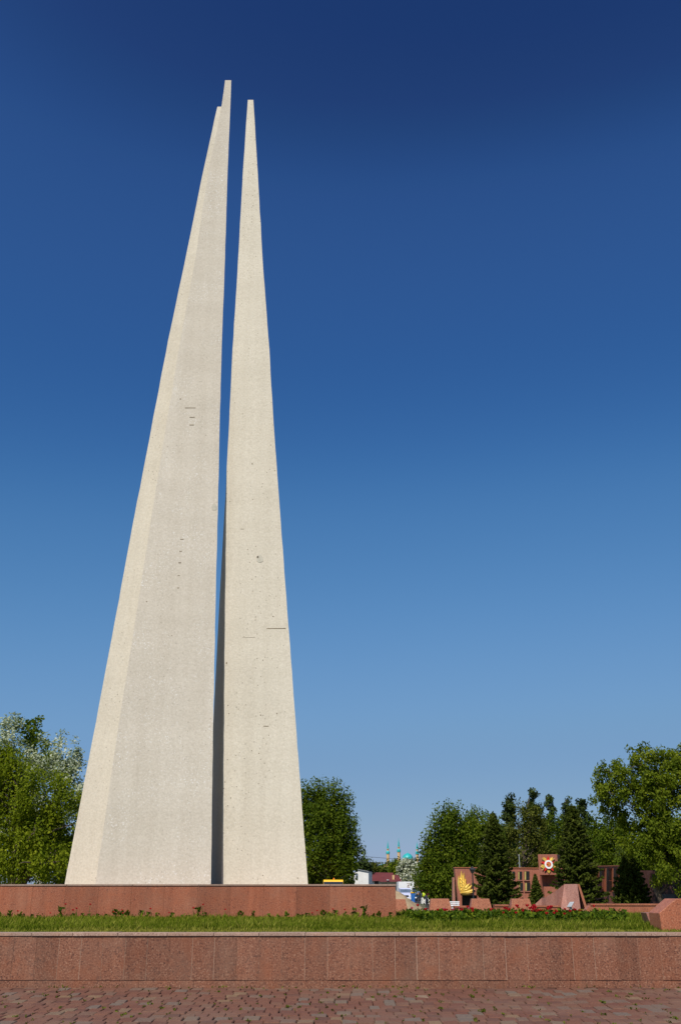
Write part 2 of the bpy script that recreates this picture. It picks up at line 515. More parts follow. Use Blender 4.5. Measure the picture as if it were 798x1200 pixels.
tint = np.clip(.12 + .30*patch + .34*cl + rng.normal(0, .24, n) + .5*(edge < .75), 0, 1)
tag(quads_object('grass', V, tint, M['grass'], origin=(0, 15, TERR)), 'short green grass covering the terrace between the granite wall and the plinth', 'grass', kind='stuff')

# ------------------------------------------------------------------ plinth
pl = thing('granite_plinth', 'polished red granite plinth carrying the tall pale steles', 'plinth', (-5, 21.8, TERR))
mb = MB(); mb.box(-13, PX1-.012, 21.812, 26.9, TERR-.05, PT-.031); mb.build('plinth_core', M['mortar_dark'], pl)
mb = MB(); x = PX1
first = True
while x > -13:
    w = .683
    mb.tint = float(np.clip(rng.normal(.5, .28), 0, 1))
    mb.box(x-w+.0016, x-.0016, 21.8+rng.normal(0, .001), 21.8115, TERR-.04, PT-.032)
    x -= w
y = 21.812
while y < 26.9:
    mb.tint = float(np.clip(rng.normal(.5, .28), 0, 1))
    mb.box(PX1-.0115, PX1, y+.0016, min(26.9, y+.683)-.0016, TERR-.04, PT-.032); y += .683
mb.build('facing', M['granite_plinth'], pl)
mb = MB(); x = PX1+.012
while x > -13:
    mb.tint = float(np.clip(rng.normal(.55, .2), 0, 1))
    mb.box(x-1.36+.002, x-.002, 21.785, 22.2, PT-.030, PT); x -= 1.366
mb.box(-13, PX1+.01, 22.202, 26.92, PT-.030, PT-.001)
mb.build('coping', M['granite_coping'], pl)

# ------------------------------------------------------------------ steles
class Plane:
    """front face: D = D0 + a*(z-z0) + b*(x-x0)"""
    def __init__(s, px0, D0, Dtip, Htip, yaw):
        s.x0 = X(px0, D0); s.D0 = D0; s.a = (Dtip-D0)/(Htip); s.b = math.tan(yaw)
    def at(s, px, py):
        d = ray(px, py)
        t = (s.D0 - s.b*s.x0)/(d[1] - s.a*d[2] - s.b*d[0])
        return np.array([0, 0, EYE]) + d*t

def lerp_px(tab, y):
    for (y0, x0), (y1, x1) in zip(tab[:-1], tab[1:]):
        if y0 <= y <= y1: return x0 + (x1-x0)*(y-y0)/(y1-y0)
    return tab[-1][1] if y > tab[-1][0] else tab[0][1]

HT = 23.12
def to_plinth(p_hi, p_lo):
    """extend the edge p_hi->p_lo down to the top of the plinth"""
    k = (PT - p_lo[2])/(p_lo[2]-p_hi[2])
    return p_lo + (p_lo-p_hi)*k

def stele_mesh(ytop, left, right, plane, back, nlev=64):
    """back(f, FL, FR) -> list of back points for a level; f=0 at tip, 1 at base"""
    ylist = list(np.linspace(ytop, 1034.0, nlev))
    FL = [plane.at(lerp_px(left, y), y) for y in ylist]
    FR = [plane.at(lerp_px(right, y), y) for y in ylist]
    eg = np.random.default_rng(int(ytop))
    for i in range(1, nlev):       # slightly uneven arrises
        FL[i] = FL[i] + np.array([eg.normal(0, .0028), 0, 0]); FR[i] = FR[i] + np.array([eg.normal(0, .0028), 0, 0])
    FL.append(to_plinth(FL[-2], FL[-1])); FR.append(to_plinth(FR[-2], FR[-1])); ylist.append(1037.5)
    # level each ring
    mb = MB(); rings = []
    for i, y in enumerate(ylist):
        f = (i/(len(ylist)-1))
        a, b = FL[i], FR[i]
        rings.append([a, b] + back(f, a, b, y))
    k = len(rings[0])
    vs = [p for r in rings for p in r]
    fs = []
    for i in range(len(rings)-1):
        for j in range(k):
            j2 = (j+1) % k
            fs.append((i*k+j, (i+1)*k+j, (i+1)*k+j2, i*k+j2))
    fs.append(tuple(range(k))); fs.append(tuple(range((len(rings)-1)*k, len(rings)*k))[::-1])
    return mb.add(vs, fs)

def tri_back(depth):
    def f(fr, a, b, y):
        c = (a+b)/2
        w = np.linalg.norm(b-a)
        return [c + np.array([0.10*w, max(.10, w*depth), 0])]
    return f

# nearest stele
fl = [(94, 264), (125, 259.8), (155, 254), (200, 245), (250, 236.8), (300, 229.8), (400, 211.4), (500, 195), (600, 178.6), (700, 163.2), (850, 139.5), (1037, 112)]
frr = [(94, 271.2), (138, 269.6), (200, 267), (300, 264), (400, 260.2), (500, 257.6), (600, 255.4), (700, 253), (860, 249.8), (1037, 247.3)]
pn = Plane(180, 22.62, 23.2, HT, R(8))
s1 = thing('concrete_stele', 'nearest and tallest looking pale concrete stele, its rough broad face in the middle', 'stele', (X(180, 22.9), 22.9, PT), 'tapering steles on the plinth')
shaft = stele_mesh(94, fl, frr, pn, tri_back(.42)).build('shaft', M['concrete_front'], s1)
# right stele
fl2 = [(117, 290.6), (200, 285), (300, 279.6), (400, 273.2), (500, 268.4), (550, 265.8), (600, 263.9), (700, 262.8), (850, 261.7), (1037, 260)]
fr2 = [(117, 297), (200, 302), (300, 307.6), (400, 315), (500, 321), (600, 328.2), (700, 335.6), (860, 347.6), (1037, 361)]
bl2 = [(90, 294), (117, 292.5), (200, 287.5), (300, 282), (400, 275.6), (500, 270.6), (560, 267), (590, 263.8), (700, 257.6), (860, 249.5), (1037, 241)]
pr_ = Plane(310, 23.30, 23.42, HT, R(-3))
def back2(fr, a, b, y):
    w = b[0]-a[0]
    th = .10 + .95*fr
    D = a[1]+th; zz = a[2]-EYE
    py = 600 - F*(zz*CP - D*SP)/(D*CP + zz*SP)
    q = np.array([(lerp_px(bl2, py)-399)/F*(D*CP + zz*SP), D, a[2]])
    return [np.array([b[0]-.25*w, b[1]+th*1.1, b[2]]), q]
s2 = thing('concrete_stele', 'cream concrete stele standing alone on the right, a dark narrow side towards the gap', 'stele', (X(310, 23.6), 23.6, PT), 'tapering steles on the plinth')
shaft2 = stele_mesh(117, fl2, fr2, pr_, back2).build('shaft', M['concrete_right'], s2)
# left rear stele
fl3 = [(125, 255), (200, 238.6), (300, 218.2), (400, 197.2), (500, 178), (637, 151.8), (760, 129), (850, 112), (1037, 76)]
fr3 = [(125, 263), (300, 246), (500, 222), (700, 194), (1037, 150)]
pb = Plane(76, 24.0, 24.3, HT, R(-8))
s3 = thing('concrete_stele', 'concrete stele mostly hidden at the left, only a smooth bright strip of it showing', 'stele', (X(110, 24.2), 24.2, PT), 'tapering steles on the plinth')
shaft3 = stele_mesh(125, fl3, fr3, pb, tri_back(.5)).build('shaft', M['concrete_back'], s3)

# marks on the faces: formwork slots, cracks, patched anchor holes
def mark(plane, parent, px0, px1, py, hpx, name='slot', mat='mark'):
    a = plane.at(px0, py+hpx/2); b = plane.at(px1, py+hpx/2); c = plane.at(px1, py-hpx/2); d = plane.at(px0, py-hpx/2)
    n = np.array([0, 1.0, 0])
    MB().hexa([p - n*.003 for p in (a, b, c, d)], [p + n*.02 for p in (a, b, c, d)]).build(name, M[mat], parent)
def round_patch(plane, parent, px, py, r, mat='patch', name='patch'):
    n = 14
    fr_, bk = [], []
    for k in range(n):
        a = 2*math.pi*k/n; rr = r*random.uniform(.85, 1.1)
        p = plane.at(px+rr*math.cos(a), py-rr*math.sin(a)*1.2)
        fr_.append(p-np.array([0, .006, 0])); bk.append(p+np.array([0, .02, 0]))
    MB().prism(fr_, bk).build(name, M[mat], parent)
for (a, b, y, h_) in ((217, 229.5, 478, .7), (222.5, 228.5, 489, .9), (222.5, 227.5, 498, .9), (211, 212.4, 467.6, 1.4), (211.5, 215.5, 632, .8), (210.5, 213.5, 646, .9), (209.5, 212.5, 659.5, .9), (208.5, 211, 674.5, .7), (208, 210.3, 689, .9), (171.5, 173, 705, 1), (201, 202.4, 745, .8)):
    mark(pn, s1, a, b, y, h_)
for (a, b, y, h_) in ((312.5, 335, 736.5, .8), (282, 286.5, 620, .5), (309, 315, 851, .8), (295, 296.6, 543.5, 1.2), (319.5, 321, 722.5, 1.2), (305, 306.4, 838, 1.2), (324, 325.2, 836, 1.2), (265, 266.4, 777, 2.4), (284, 299, 747, .2)):
    mark(pr_, s2, a, b, y, h_)
round_patch(pn, s1, 251.2, 594.5, 3.4)
round_patch(pr_, s2, 304.6, 655, 4.0); round_patch(pr_, s2, 302.2, 652.8, 1.2, 'mark', 'anchor_hole')

# ------------------------------------------------------------------ granite blocks, parapet
D = 26.0
def trap_block(px_tl, px_tr, px_bl, px_br, ytop, D, th, label, group=None):
    zt = Z(ytop, D)
    c = X((px_bl+px_br)/2, D)
    t = thing('granite_block', label, 'block', (c, D, TERR), group)
    f = [(X(px_bl, D), D, TERR-.03), (X(px_br, D), D, TERR-.03), (X(px_tr, D), D+.08, zt), (X(px_tl, D), D+.08, zt)]
    b = [(X(px_bl, D), D+th, TERR-.03), (X(px_br, D), D+th, TERR-.03), (X(px_tr, D), D+th-.08, zt), (X(px_tl, D), D+th-.08, zt)]
    mb = MB(); mb.tint = random.uniform(.35, .7)
    mb.hexa(f, b).build('body', M['granite_block'], t, bevel=.008)
    return t
trap_block(457, 474.8, 453, 479, 1053.6, D, .45, 'trapezoid red granite block beside the plinth end, before the sand heap', 'granite blocks along the flower bed')
trap_block(505, 526, 501.5, 530.5, 1053.2, D, .45, 'trapezoid red granite block just right of the stooping worker', 'granite blocks along the flower bed')
trap_block(553, 573.2, 549, 577.5, 1053.2, D, .45, 'trapezoid red granite block below the street lamp and tall spruce', 'granite blocks along the flower bed')
trap_block(600, 620.5, 596, 624.5, 1053.2, D, .45, 'trapezoid red granite block beside the small spruce', 'granite blocks along the flower bed')
def low_wall(pa, pb, ytop, label, D=26.05, th=.3, mat='granite_block', slant=0):
    zt = Z(ytop, D); xa, xb = X(pa, D), X(pb, D)
    t = thing('parapet_wall', label, 'wall', ((xa+xb)/2, D, TERR))
    mb = MB()
    x = xa; i = 0
    while x < xb-.05:
        w = min(.62, xb-x); mb.tint = float(np.clip(random.gauss(.5, .25), 0, 1))
        if i == 0 and slant: mb.plate([(x, TERR-.03), (x+w-.003, TERR-.03), (x+w-.003, zt-.04), (x+slant, zt-.04), (x, TERR+.08)], D, th)
        else: mb.box(x+.002, x+w-.002, D, D+th, TERR-.03, zt-.041)
        x += w; i += 1
    mb.build('facing', M[mat], t)
    mb = MB(); x = xa+slant
    while x < xb-.05:
        w = min(.9, xb-x); mb.tint = random.uniform(.3, .7)
        mb.box(x+.002, x+w-.002, D-.02, D+th+.02, zt-.04, zt); x += w
    mb.build('coping', M['granite_block'], t)
low_wall(531.5, 548, 1061.5, 'low red granite wall between the two blocks left of the spruce')
low_wall(578.5, 595, 1060, 'low red granite wall between the two blocks in front of the tall spruce')
low_wall(625.5, 655, 1061, 'low dark red granite wall in front of the angular pink monument', mat='granite_block')
low_wall(682, 960, 1059, 'long low red granite wall at the back of the lawn on the right', slant=.17)

# arrow-headed block and tilted wedge at right front
D = 15.62
t = thing('granite_block', 'big orange red granite block with sloping shoulders at the far right front', 'block', (X(800, D), D, TERR))
pts = [(775.5, 1092.5), (836, 1092.5), (838.5, 1070), (820, 1053.2), (791.5, 1053.2), (772.2, 1070)]
def pz(px, py, D): q = P(px, py, D); return (q[0], q[2])
q = [pz(a, b, D) for a, b in pts]; q[0] = (q[0][0], TERR-.02); q[1] = (q[1][0], TERR-.02)
mb = MB(); mb.tint = .6; mb.plate(q, D, .55).build('body', M['granite_block'], t, bevel=.01)
D = 17.4
t = thing('granite_wedge', 'small grey pink granite wedge leaning in the grass beside the big block', 'block', (X(766, D), D, TERR))
q = [pz(a, b, D) for a, b in ((763.3, 1088), (769, 1088), (773.6, 1069.6), (756.6, 1069.6))]
mb = MB(); mb.tint = .55; mb.plate(q, D, .34).build('body', M['granite_pink'], t, bevel=.006)

# ------------------------------------------------------------------ flowers
rng = np.random.default_rng(21)
def bed_quads(xa, xb, ya, yb, n, hmin, hmax, rng, lsize=.07):
    px = rng.uniform(xa, xb, n); py = rng.uniform(ya, yb, n)
    Q = []; T = []
    for x, y in zip(px, py):
        hgt = rng.uniform(hmin, hmax)
        k = int(rng.integers(9, 17))
        a = rng.uniform(0, 2*math.pi, k); zz = rng.uniform(.12, 1, k)*hgt
        r = rng.uniform(.01, .11, k)*(1.15-zz/hgt*.6)
        C = np.stack([x+r*np.cos(a), y+r*np.sin(a), TERR+zz], 1)
        Td = np.stack([np.cos(a), np.sin(a), rng.uniform(.1, 1.2, k)], 1)
        Q.append(leaf_quads(C, lsize*1.3, lsize*.7, rng, T=Td, up=.5))
        T.append(np.clip(rng.normal(.42, .25, k) + rng.normal(0, .12), 0, 1))
    return np.concatenate(Q), np.concatenate(T)
bx0, bx1 = X(478, 20.5), X(738, 20.5)
V, T = bed_quads(1.32, bx1, 18.4, 22.4, 950, .10, .235, rng)
cut = V[:, 0, 0] < (V[:, 0, 1]*.262 + .12)         # right end of the bed runs off at an angle
V2, T2 = bed_quads(1.35, 2.4, 19.2, 25, 90, .06, .16, rng)
tag(quads_object('flower_bed', np.concatenate([V[cut], V2]), np.concatenate([T[cut], T2]), M['lf_bed'], origin=(3, 20, TERR)),
    'dense low bed of broad green leaves behind the lawn on the right', 'flower bed', kind='stuff')

def flower_meshes(mat, name):
    mb = MB(); mb.tube([(0, 0, 0), (.004, 0, .1), (0, .003, 1)], [.005, .004, .004], 5)
    return mb
def bloom_quads(r, h, seed):
    g = np.random.default_rng(seed); Q = []
    for ring, (k, rr, op) in enumerate(((5, r, 1.0), (5, r*.72, .55))):
        for i in range(k):
            a = 2*math.pi*(i+.5*ring)/k + g.uniform(-.2, .2)
            d = np.array([math.cos(a), math.sin(a), 0]); s_ = np.array([-math.sin(a), math.cos(a), 0])
            Q.append([d*.004, d*rr*.85+s_*rr*.55+np.array([0, 0, h*.5]), d*rr*op+np.array([0, 0, h]), d*rr*.85-s_*rr*.55+np.array([0, 0, h*.5])])
    return np.array(Q)
def make_flower(name, label, group, hgt, mat, seed, r=.030):
    root = thing(name, label, 'flower', (0, 0, 0), group)
    mb = MB(); mb.tube([(0, 0, 0), (.006, .004, hgt*.5), (0, 0, hgt)], [.005, .004, .0035], 5).build('stem', M['stem'], root)
    q = bloom_quads(r, r*1.5, seed) + np.array([0, 0, hgt-.005])
    quads_object('bloom', q, np.random.default_rng(seed).uniform(0, 1, len(q)), M[mat], root)
    g = np.random.default_rng(seed)
    C = np.array([[.03, .01, hgt*.35], [-.03, .0, hgt*.5], [.01, -.03, hgt*.6]])
    quads_object('leaf', leaf_quads(C, .08, .035, g, T=np.array([[1, .2, .9], [-1, 0, .8], [.2, -1, .7]])), [.4, .6, .5], M['lf_bed'], root)
    return root
def copy_thing(o, loc, rz=0, sc=1):
    c = o.copy(); COL.objects.link(c); c.location = loc; c.rotation_euler = (0, 0, rz); c.scale = (sc, sc, sc)
    for ch in o.children:
        d = ch.copy(); COL.objects.link(d); d.parent = c
        for gch in ch.children:
            e = gch.copy(); COL.objects.link(e); e.parent = d
    return c
protos = [make_flower('red_flower', 'red flower on a green stem in the leafy bed on the right', 'red flowers in the leafy bed', h_, 'petal', 30+i) for i, h_ in enumerate((.17, .20, .235))]
used = set()
spots = [(489, 1072), (512, 1056.5), (527, 1069), (520, 1067), (540, 1066.5), (547, 1067), (552, 1065.5), (553, 1068), (576, 1064.5), (606, 1063), (611, 1066), (624, 1065), (660, 1064.5), (666, 1066.5), (707, 1060.5), (694, 1072)]
for i in range(44):
    spots.append((rng.uniform(482, 700) if i > 24 else rng.uniform(585, 650), rng.uniform(1063.5, 1070.5)))
for i, (px, py) in enumerate(spots):
    k = int(rng.integers(0, 3)); hgt = (.17, .20, .235)[k]
    sc = rng.uniform(.85, 1.2)
    # bloom height fixes how far away this plant stands
    drop = (1045-py)
    Dd = (TERR + (hgt+.03)*sc - EYE)*1322/drop
    if not (18.3 < Dd < 24.5): Dd = rng.uniform(18.6, 22.3)
    x = X(px, Dd)
    if x < 1.3: x = 1.35
    loc = (x, Dd, TERR)
    if k not in used:
        used.add(k); protos[k].location = loc; protos[k].scale = (sc, sc, sc)
    else: copy_thing(protos[k], loc, rng.uniform(0, 6), sc)
pk = make_flower('pink_flower', 'pale pink flower standing out among the red ones in the bed', 'pink flowers in the leafy bed', .22, 'petal_pink', 44)
for i, (px, Dd) in enumerate(((549, 21), (519, 20.2), (482, 21.5), (537, 21.6), (642, 21.2), (530, 19.6))):
    if i == 0: pk.location = (X(px, Dd), Dd, TERR)
    else: copy_thing(pk, (X(px, Dd), Dd, TERR), i)

# leafy plants and red flowers at the foot of the plinth
def leafy(seed, hgt, n):
    g = np.random.default_rng(seed)
    a = g.uniform(0, 6.283, n); zz = g.uniform(.15, 1, n)*hgt; r = g.uniform(.01, .10, n)*(1.1-.6*zz/hgt)
    C = np.stack([r*np.cos(a), r*np.sin(a), zz], 1)
    return leaf_quads(C, .085, .05, g, T=np.stack([np.cos(a), np.sin(a), g.uniform(.2, 1.2, n)], 1), up=.4), np.clip(g.normal(.45, .28, n), 0, 1)
kinds = []
for k, (hgt, n) in enumerate(((.14, 20), (.19, 26), (.26, 34))):
    root = thing('leafy_plant', 'leafy green plant growing against the foot of the plinth', 'plant', (0, 0, 0), 'plants along the plinth')
    q, tt = leafy(60+k, hgt, n); quads_object('foliage', q, tt, M['lf_bed'], root)
    MB().tube([(0, 0, 0), (.01, 0, hgt*.5), (0, .005, hgt*.9)], [.006, .005, .003], 5).build('stem', M['stem'], root)
    kinds.append(root)
got = set()
pxs = [2, 14, 26, 33, 44, 76, 88, 101, 110, 123, 139, 149, 162, 175, 190, 204, 222, 236, 240, 262, 280, 301, 313, 322, 348, 360, 367, 379, 394, 403, 411, 416, 430, 444, 456, 8, 52, 69, 117, 145, 169, 213, 250, 271, 336, 355, 386, 437]
for i, px in enumerate(pxs):
    k = 2 if px in (76, 78, 301, 411, 430, 236) else int(rng.integers(0, 2))
    Dd = rng.uniform(21.25, 21.6); loc = (X(px + rng.uniform(-4, 4), Dd), Dd, TERR); sc = rng.uniform(.6, 1.1)
    if k not in got: got.add(k); kinds[k].location = loc
    else: copy_thing(kinds[k], loc, rng.uniform(0, 6), sc)
pf = [make_flower('red_flower', 'small red flower at the foot of the plinth', 'red flowers along the plinth', h_, 'petal', 50+i, .022) for i, h_ in enumerate((.17, .22, .30))]
got = set()
for i, px in enumerate((24, 62, 78.5, 92, 88, 107.5, 135, 146, 145, 178, 200, 228, 239, 265, 366, 390, 372, 404)):
    k = 2 if px in (78.5, 107.5, 239) else int(rng.integers(0, 2))
    Dd = rng.uniform(21.2, 21.5); loc = (X(px, Dd), Dd, TERR)
    if k not in got: got.add(k); pf[k].location = loc
    else: copy_thing(pf[k], loc, rng.uniform(0, 6), rng.uniform(.8, 1.15))

# ------------------------------------------------------------------ trees
def curve_pts(a, b, sag, rng, n=5):
    a, b = np.array(a, float), np.array(b, float)
    out = []
    L = np.linalg.norm(b-a)
    for i in range(n):
        f = i/(n-1); p = a+(b-a)*f
        p = p + np.array([rng.normal(0, .03*L), rng.normal(0, .03*L), sag*L*math.sin(math.pi*f)])*(0 if i in (0, n-1) else 1)
        out.append(p)
    return out

def broad_tree(name, label, px_base, D, lobes, leaf, mat, bark, nclump, nleaf, seed, clump_r=.5, hang=0, trunk_r=.16, group=None, depth=.8, holes=.0, zbase=GROUND, limbs=10, fill=.25, tip_up=.75):
    """lobes: (px, py, rx_px, ry_px[, depth offset m]) ellipsoids of the crown as seen from the plaza"""
    rng = np.random.default_rng(seed)
    base = np.array([X(px_base, D), D, zbase])
    root = thing(name, label, 'tree', base, group)
    m_px = D/(F*CP+445*SP)
    L = []
    for lb in lobes:
        c = P(lb[0], lb[1], D + (lb[4] if len(lb) > 4 else 0)); rx = lb[2]*m_px; rz = abs(P(lb[0], lb[1]-lb[3], D)[2]-P(lb[0], lb[1], D)[2])
        L.append((c, rx, rx*depth if rx*depth > 1 else max(.8, rx*depth), rz))
    vol = np.array([a[1]*a[2]*a[3] for a in L])**.75; vol /= vol.sum()
    idx = rng.choice(len(L), nclump, p=vol)
    cen = []
    for i in idx:
        c, rx, ry, rz = L[i]
        d = unit(rng.normal(size=3)); rr = rng.uniform(.55, 1.02) if rng.random() > fill else rng.uniform(.1, .6)
        cen.append(c + d*np.array([rx, ry, rz])*rr)
    cen = np.array(cen)
    keepc = cen[:, 2] > zbase+.25
    cen = cen[keepc]
    nc = len(cen)
    csz = rng.uniform(.55, 1.25, nc)*clump_r
    ct = rng.normal(0, .17, nc)
    per = rng.multinomial(nleaf, csz**2/np.sum(csz**2))
    ci = np.repeat(np.arange(nc), per); n = len(ci)
    off = unit(rng.normal(size=(n, 3)))*(rng.uniform(0, 1, (n, 1))**.5)*.95; off *= csz[ci][:, None]
    off[:, 2] *= (1+hang); off[:, 2] -= hang*csz[ci]*.5
    C = cen[ci] + off
    Td = None
    if hang > 0: Td = rng.normal(0, .5, (n, 3)); Td[:, 2] -= 1
    ok = C[:, 2] > zbase+.1
    C, ci = C[ok], ci[ok]
    if Td is not None: Td = Td[ok]
    n = len(C)
    lc = np.array([L[i][0] for i in idx])[keepc][ci]
    q = leaf_quads(C, leaf*1.25, leaf*.8, rng, T=Td, up=tip_up, B=unit(C-lc)*1.1)
    tint = np.clip(.45 + ct[ci] + rng.normal(0, .2, n), 0, 1)
    quads_object('crown', q, tint, mat, root)
    # trunk and limbs reaching into the clumps
    topz = max(a[0][2] for a in L)
    cx = np.average([a[0][0] for a in L], weights=vol); cy = D
    mb = MB()
    spine = curve_pts(base, (cx, cy, topz), 0, rng, 7)
    mb.tube(spine, [trunk_r*(1-.8*i/6) for i in range(7)], 8)
    for j in rng.choice(nc, min(limbs, nc), replace=False):
        e = cen[j]; f = np.clip((e[2]-base[2])/(topz-base[2])*.75 - .08, .12, .8)
        k = f*6; i0 = int(k); s0 = spine[i0] + (spine[min(6, i0+1)]-spine[i0])*(k-i0)
        pts = curve_pts(s0, e, .10, rng, 6)
        r0 = trunk_r*(1-.8*f)*.5
        mb.tube(pts, [r0*(1-.85*i/5)+.008 for i in range(6)], 5, cap=False)
        for _ in range(3):
            a0 = pts[int(rng.integers(2, 5))]; e2 = a0 + rng.normal(0, .5*clump_r+.12, 3) + np.array([0, 0, .2-.3*hang])
            mb.tube(curve_pts(a0, e2, .08, rng, 4), [r0*.35, r0*.25+.004, r0*.15+.004, .004], 4, cap=False)
    mb.build('trunk', bark, root, smooth=True)
    return root

def spruce(name, label, px, D, ytop, halfw_px, seed, mat='lf_spruce', nb=None, needle=.16, group=None, base_frac=.012, dens=1.0, zbase=GROUND, power=.85, gap=.0):
    rng = np.random.default_rng(seed)
    base = np.array([X(px, D), D, zbase]); H = float(P(px, ytop, D)[2]) - zbase
    Rm = halfw_px*D/(F*CP+445*SP)
    root = thing(name, label, 'tree', base, group)
    C = []; Td = []; tint = []
    mb = MB()
    mb.tube([base, base+np.array([.03, .02, H*.5]), base+np.array([0, 0, H*.99])], [max(.06, Rm*.07), Rm*.045, .012], 7)
    z = base_frac*H
    while z < H*.985:
        f = z/H
        r = Rm*(1-f)**power*(1.0 if f > .06 else .85+2.5*f)
        k = max(4, int(rng.integers(8, 12)))
        a0 = rng.uniform(0, 6.28)
        for i in range(k):
            if rng.random() < gap: continue
            a = a0 + 6.283*i/k + rng.normal(0, .18)
            rl = r*rng.uniform(.62, 1.10)+.05
            d = np.array([math.cos(a), math.sin(a), 0]); s_ = np.array([-math.sin(a), math.cos(a), 0])
            droop = rng.uniform(.12, .34)*(1-.7*f); btw = rng.normal(0, .14)
            m_ = max(6, int(44*dens*rl/.8))
            ss = np.sqrt(rng.uniform(.03, 1, m_))
            zc = -droop*rl*ss + .22*rl*ss**3
            lat = rng.normal(0, .26, m_)*rl*(1.05-ss)*.9 + rng.normal(0, .03, m_)
            pts = base + np.array([0, 0, z]) + d*(ss*rl)[:, None] + s_*lat[:, None]
            pts[:, 2] += zc - np.abs(lat)*.35 - rng.uniform(0, .10, m_)*(.3+rl*.25)
            C.append(pts)
            Td.append(d*1.0 + s_*(np.sign(lat)*.7)[:, None] + np.array([0, 0, -.35]) + rng.normal(0, .3, (m_, 3)))
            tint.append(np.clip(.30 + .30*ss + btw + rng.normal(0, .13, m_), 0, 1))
            if r > .5: mb.tube([base+np.array([0, 0, z]), base+np.array([0, 0, z-droop*rl*.5])+d*rl*.5, base+np.array([0, 0, z-droop*rl+.2*rl])+d*rl*.92], [.025, .015, .006], 4, cap=False)
        z += max(.10, .034*H*(1-.5*f))*rng.uniform(.65, 1.0)
    C.append(base+np.stack([rng.normal(0, .03, 14), rng.normal(0, .03, 14), np.linspace(H*.93, H, 14)], 1))
    Td.append(np.stack([rng.normal(0, .4, 14), rng.normal(0, .4, 14), np.ones(14)], 1)); tint.append(np.full(14, .6))
    C = np.concatenate(C); Td = np.concatenate(Td); tint = np.concatenate(tint)
    ok = C[:, 2] > zbase+.05
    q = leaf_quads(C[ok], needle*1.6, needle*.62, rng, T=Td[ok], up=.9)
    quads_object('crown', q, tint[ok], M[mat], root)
    mb.build('trunk', M['bark_dark'], root)
    return root

bk = M['bark']; bp = M['bark_pale']
# left group
broad_tree('willow_tree', 'yellow green bushy tree filling the left edge behind the plinth', 20, 45, [(20, 935, 62, 60), (62, 960, 42, 52, -.5), (-30, 930, 50, 65), (30, 1000, 70, 40, -.6), (84, 1000, 24, 36, -.3), (-5, 905, 36, 40)],
           .115, M['lf_willow'], bk, 420, 38000, 101, .46, .35, .2, limbs=34)
broad_tree('silver_poplar', 'silvery leaved poplar rising above the yellow green tree at left', 50, 62, [(12, 872, 34, 34, -2), (62, 888, 31, 33, -2), (84, 906, 20, 34, -2), (35, 940, 55, 50), (-30, 880, 40, 45), (94, 925, 10, 30, -2)],
           .15, M['lf_silver'], bp, 260, 17000, 102, .5, 0, .2, limbs=18)
broad_tree('broadleaf_tree', 'dark green tree top showing between the silvery crowns at left', 38, 66, [(38, 858, 14, 19, -5), (30, 900, 30, 50)],
           .17, M['lf_birch'], bk, 60, 3500, 103, .5, 0, .18, limbs=8)
# middle birch by the right stele
broad_tree('birch_tree', 'rounded green birch standing directly right of the steles behind the plinth', 382, 118, [(380, 955, 38, 40), (392, 985, 34, 45), (372, 935, 24, 27), (398, 943, 17, 28), (410, 1000, 17, 38), (370, 1010, 40, 32), (355, 960, 22, 40)],
           .25, M['lf_birch'], bp, 340, 32000, 104, 1.0, .6, .26, limbs=30)
# weeping birches right of the gap
broad_tree('birch_tree', 'weeping birch at the right edge of the gap that shows the mosque', 522, 100, [(525, 970, 26, 30), (512, 1000, 22, 40), (535, 1000, 24, 40), (530, 955, 16, 20), (520, 1030, 34, 28), (548, 985, 18, 40), (505, 1025, 16, 30)],
           .22, M['lf_birch'], bp, 320, 26000, 105, .8, .9, .22, limbs=18)
broad_tree('birch_tree', 'broad green birch crown between the weeping birch and the tall spruce', 562, 108, [(560, 968, 20, 22), (570, 990, 24, 36), (552, 985, 18, 40), (580, 975, 14, 22), (568, 1025, 30, 34)],
           .24, M['lf_birch'], bp, 180, 12000, 106, .75, .6, .2, limbs=10)
# pines and thin tree behind the memorial
def pine(label, px, D, yt, w, seed):
    g = np.random.default_rng(seed); L = []; y = yt+2.5; r = w*.28
    while y < yt+75:
        sd = g.uniform(-1, 1); rx = r*g.uniform(.7, 1.2)
        L.append((px+sd*r*.75, y, rx, max(2.6, rx*.42), g.normal(0, .5)))
        y += g.uniform(2.2, 4.6); r = min(w, r+g.uniform(.2, 1.6))
    return broad_tree('pine_tree', label, px, D, L, .26, M['lf_pine'], M['bark_dark'], 120, 5200, seed, .55, 0, .16, limbs=10, tip_up=.8, fill=.4)
pine('slender dark pine top left of the tallest pine behind the memorial', 597, 125, 932, 9, 201)
pine('tallest dark pine, its tip highest above the memorial wall', 625, 128, 925.5, 11, 202)
pine('dark pine top between the tallest pine and the big spruce', 642, 132, 933, 9, 203)
pine('dark pine top above the big spruce right of the star', 665, 120, 935, 13, 204)
pine('low dark pine top at the right end of the pine row', 682, 130, 938, 9, 209)
broad_tree('thin_tree', 'thin olive tree with bare grey twigs behind the star cube', 612, 112, [(606, 975, 14, 32), (622, 965, 18, 30), (632, 985, 20, 36), (612, 1010, 28, 34)],
           .22, M['lf_olive'], bk, 130, 6500, 107, .8, .3, .16, limbs=30)
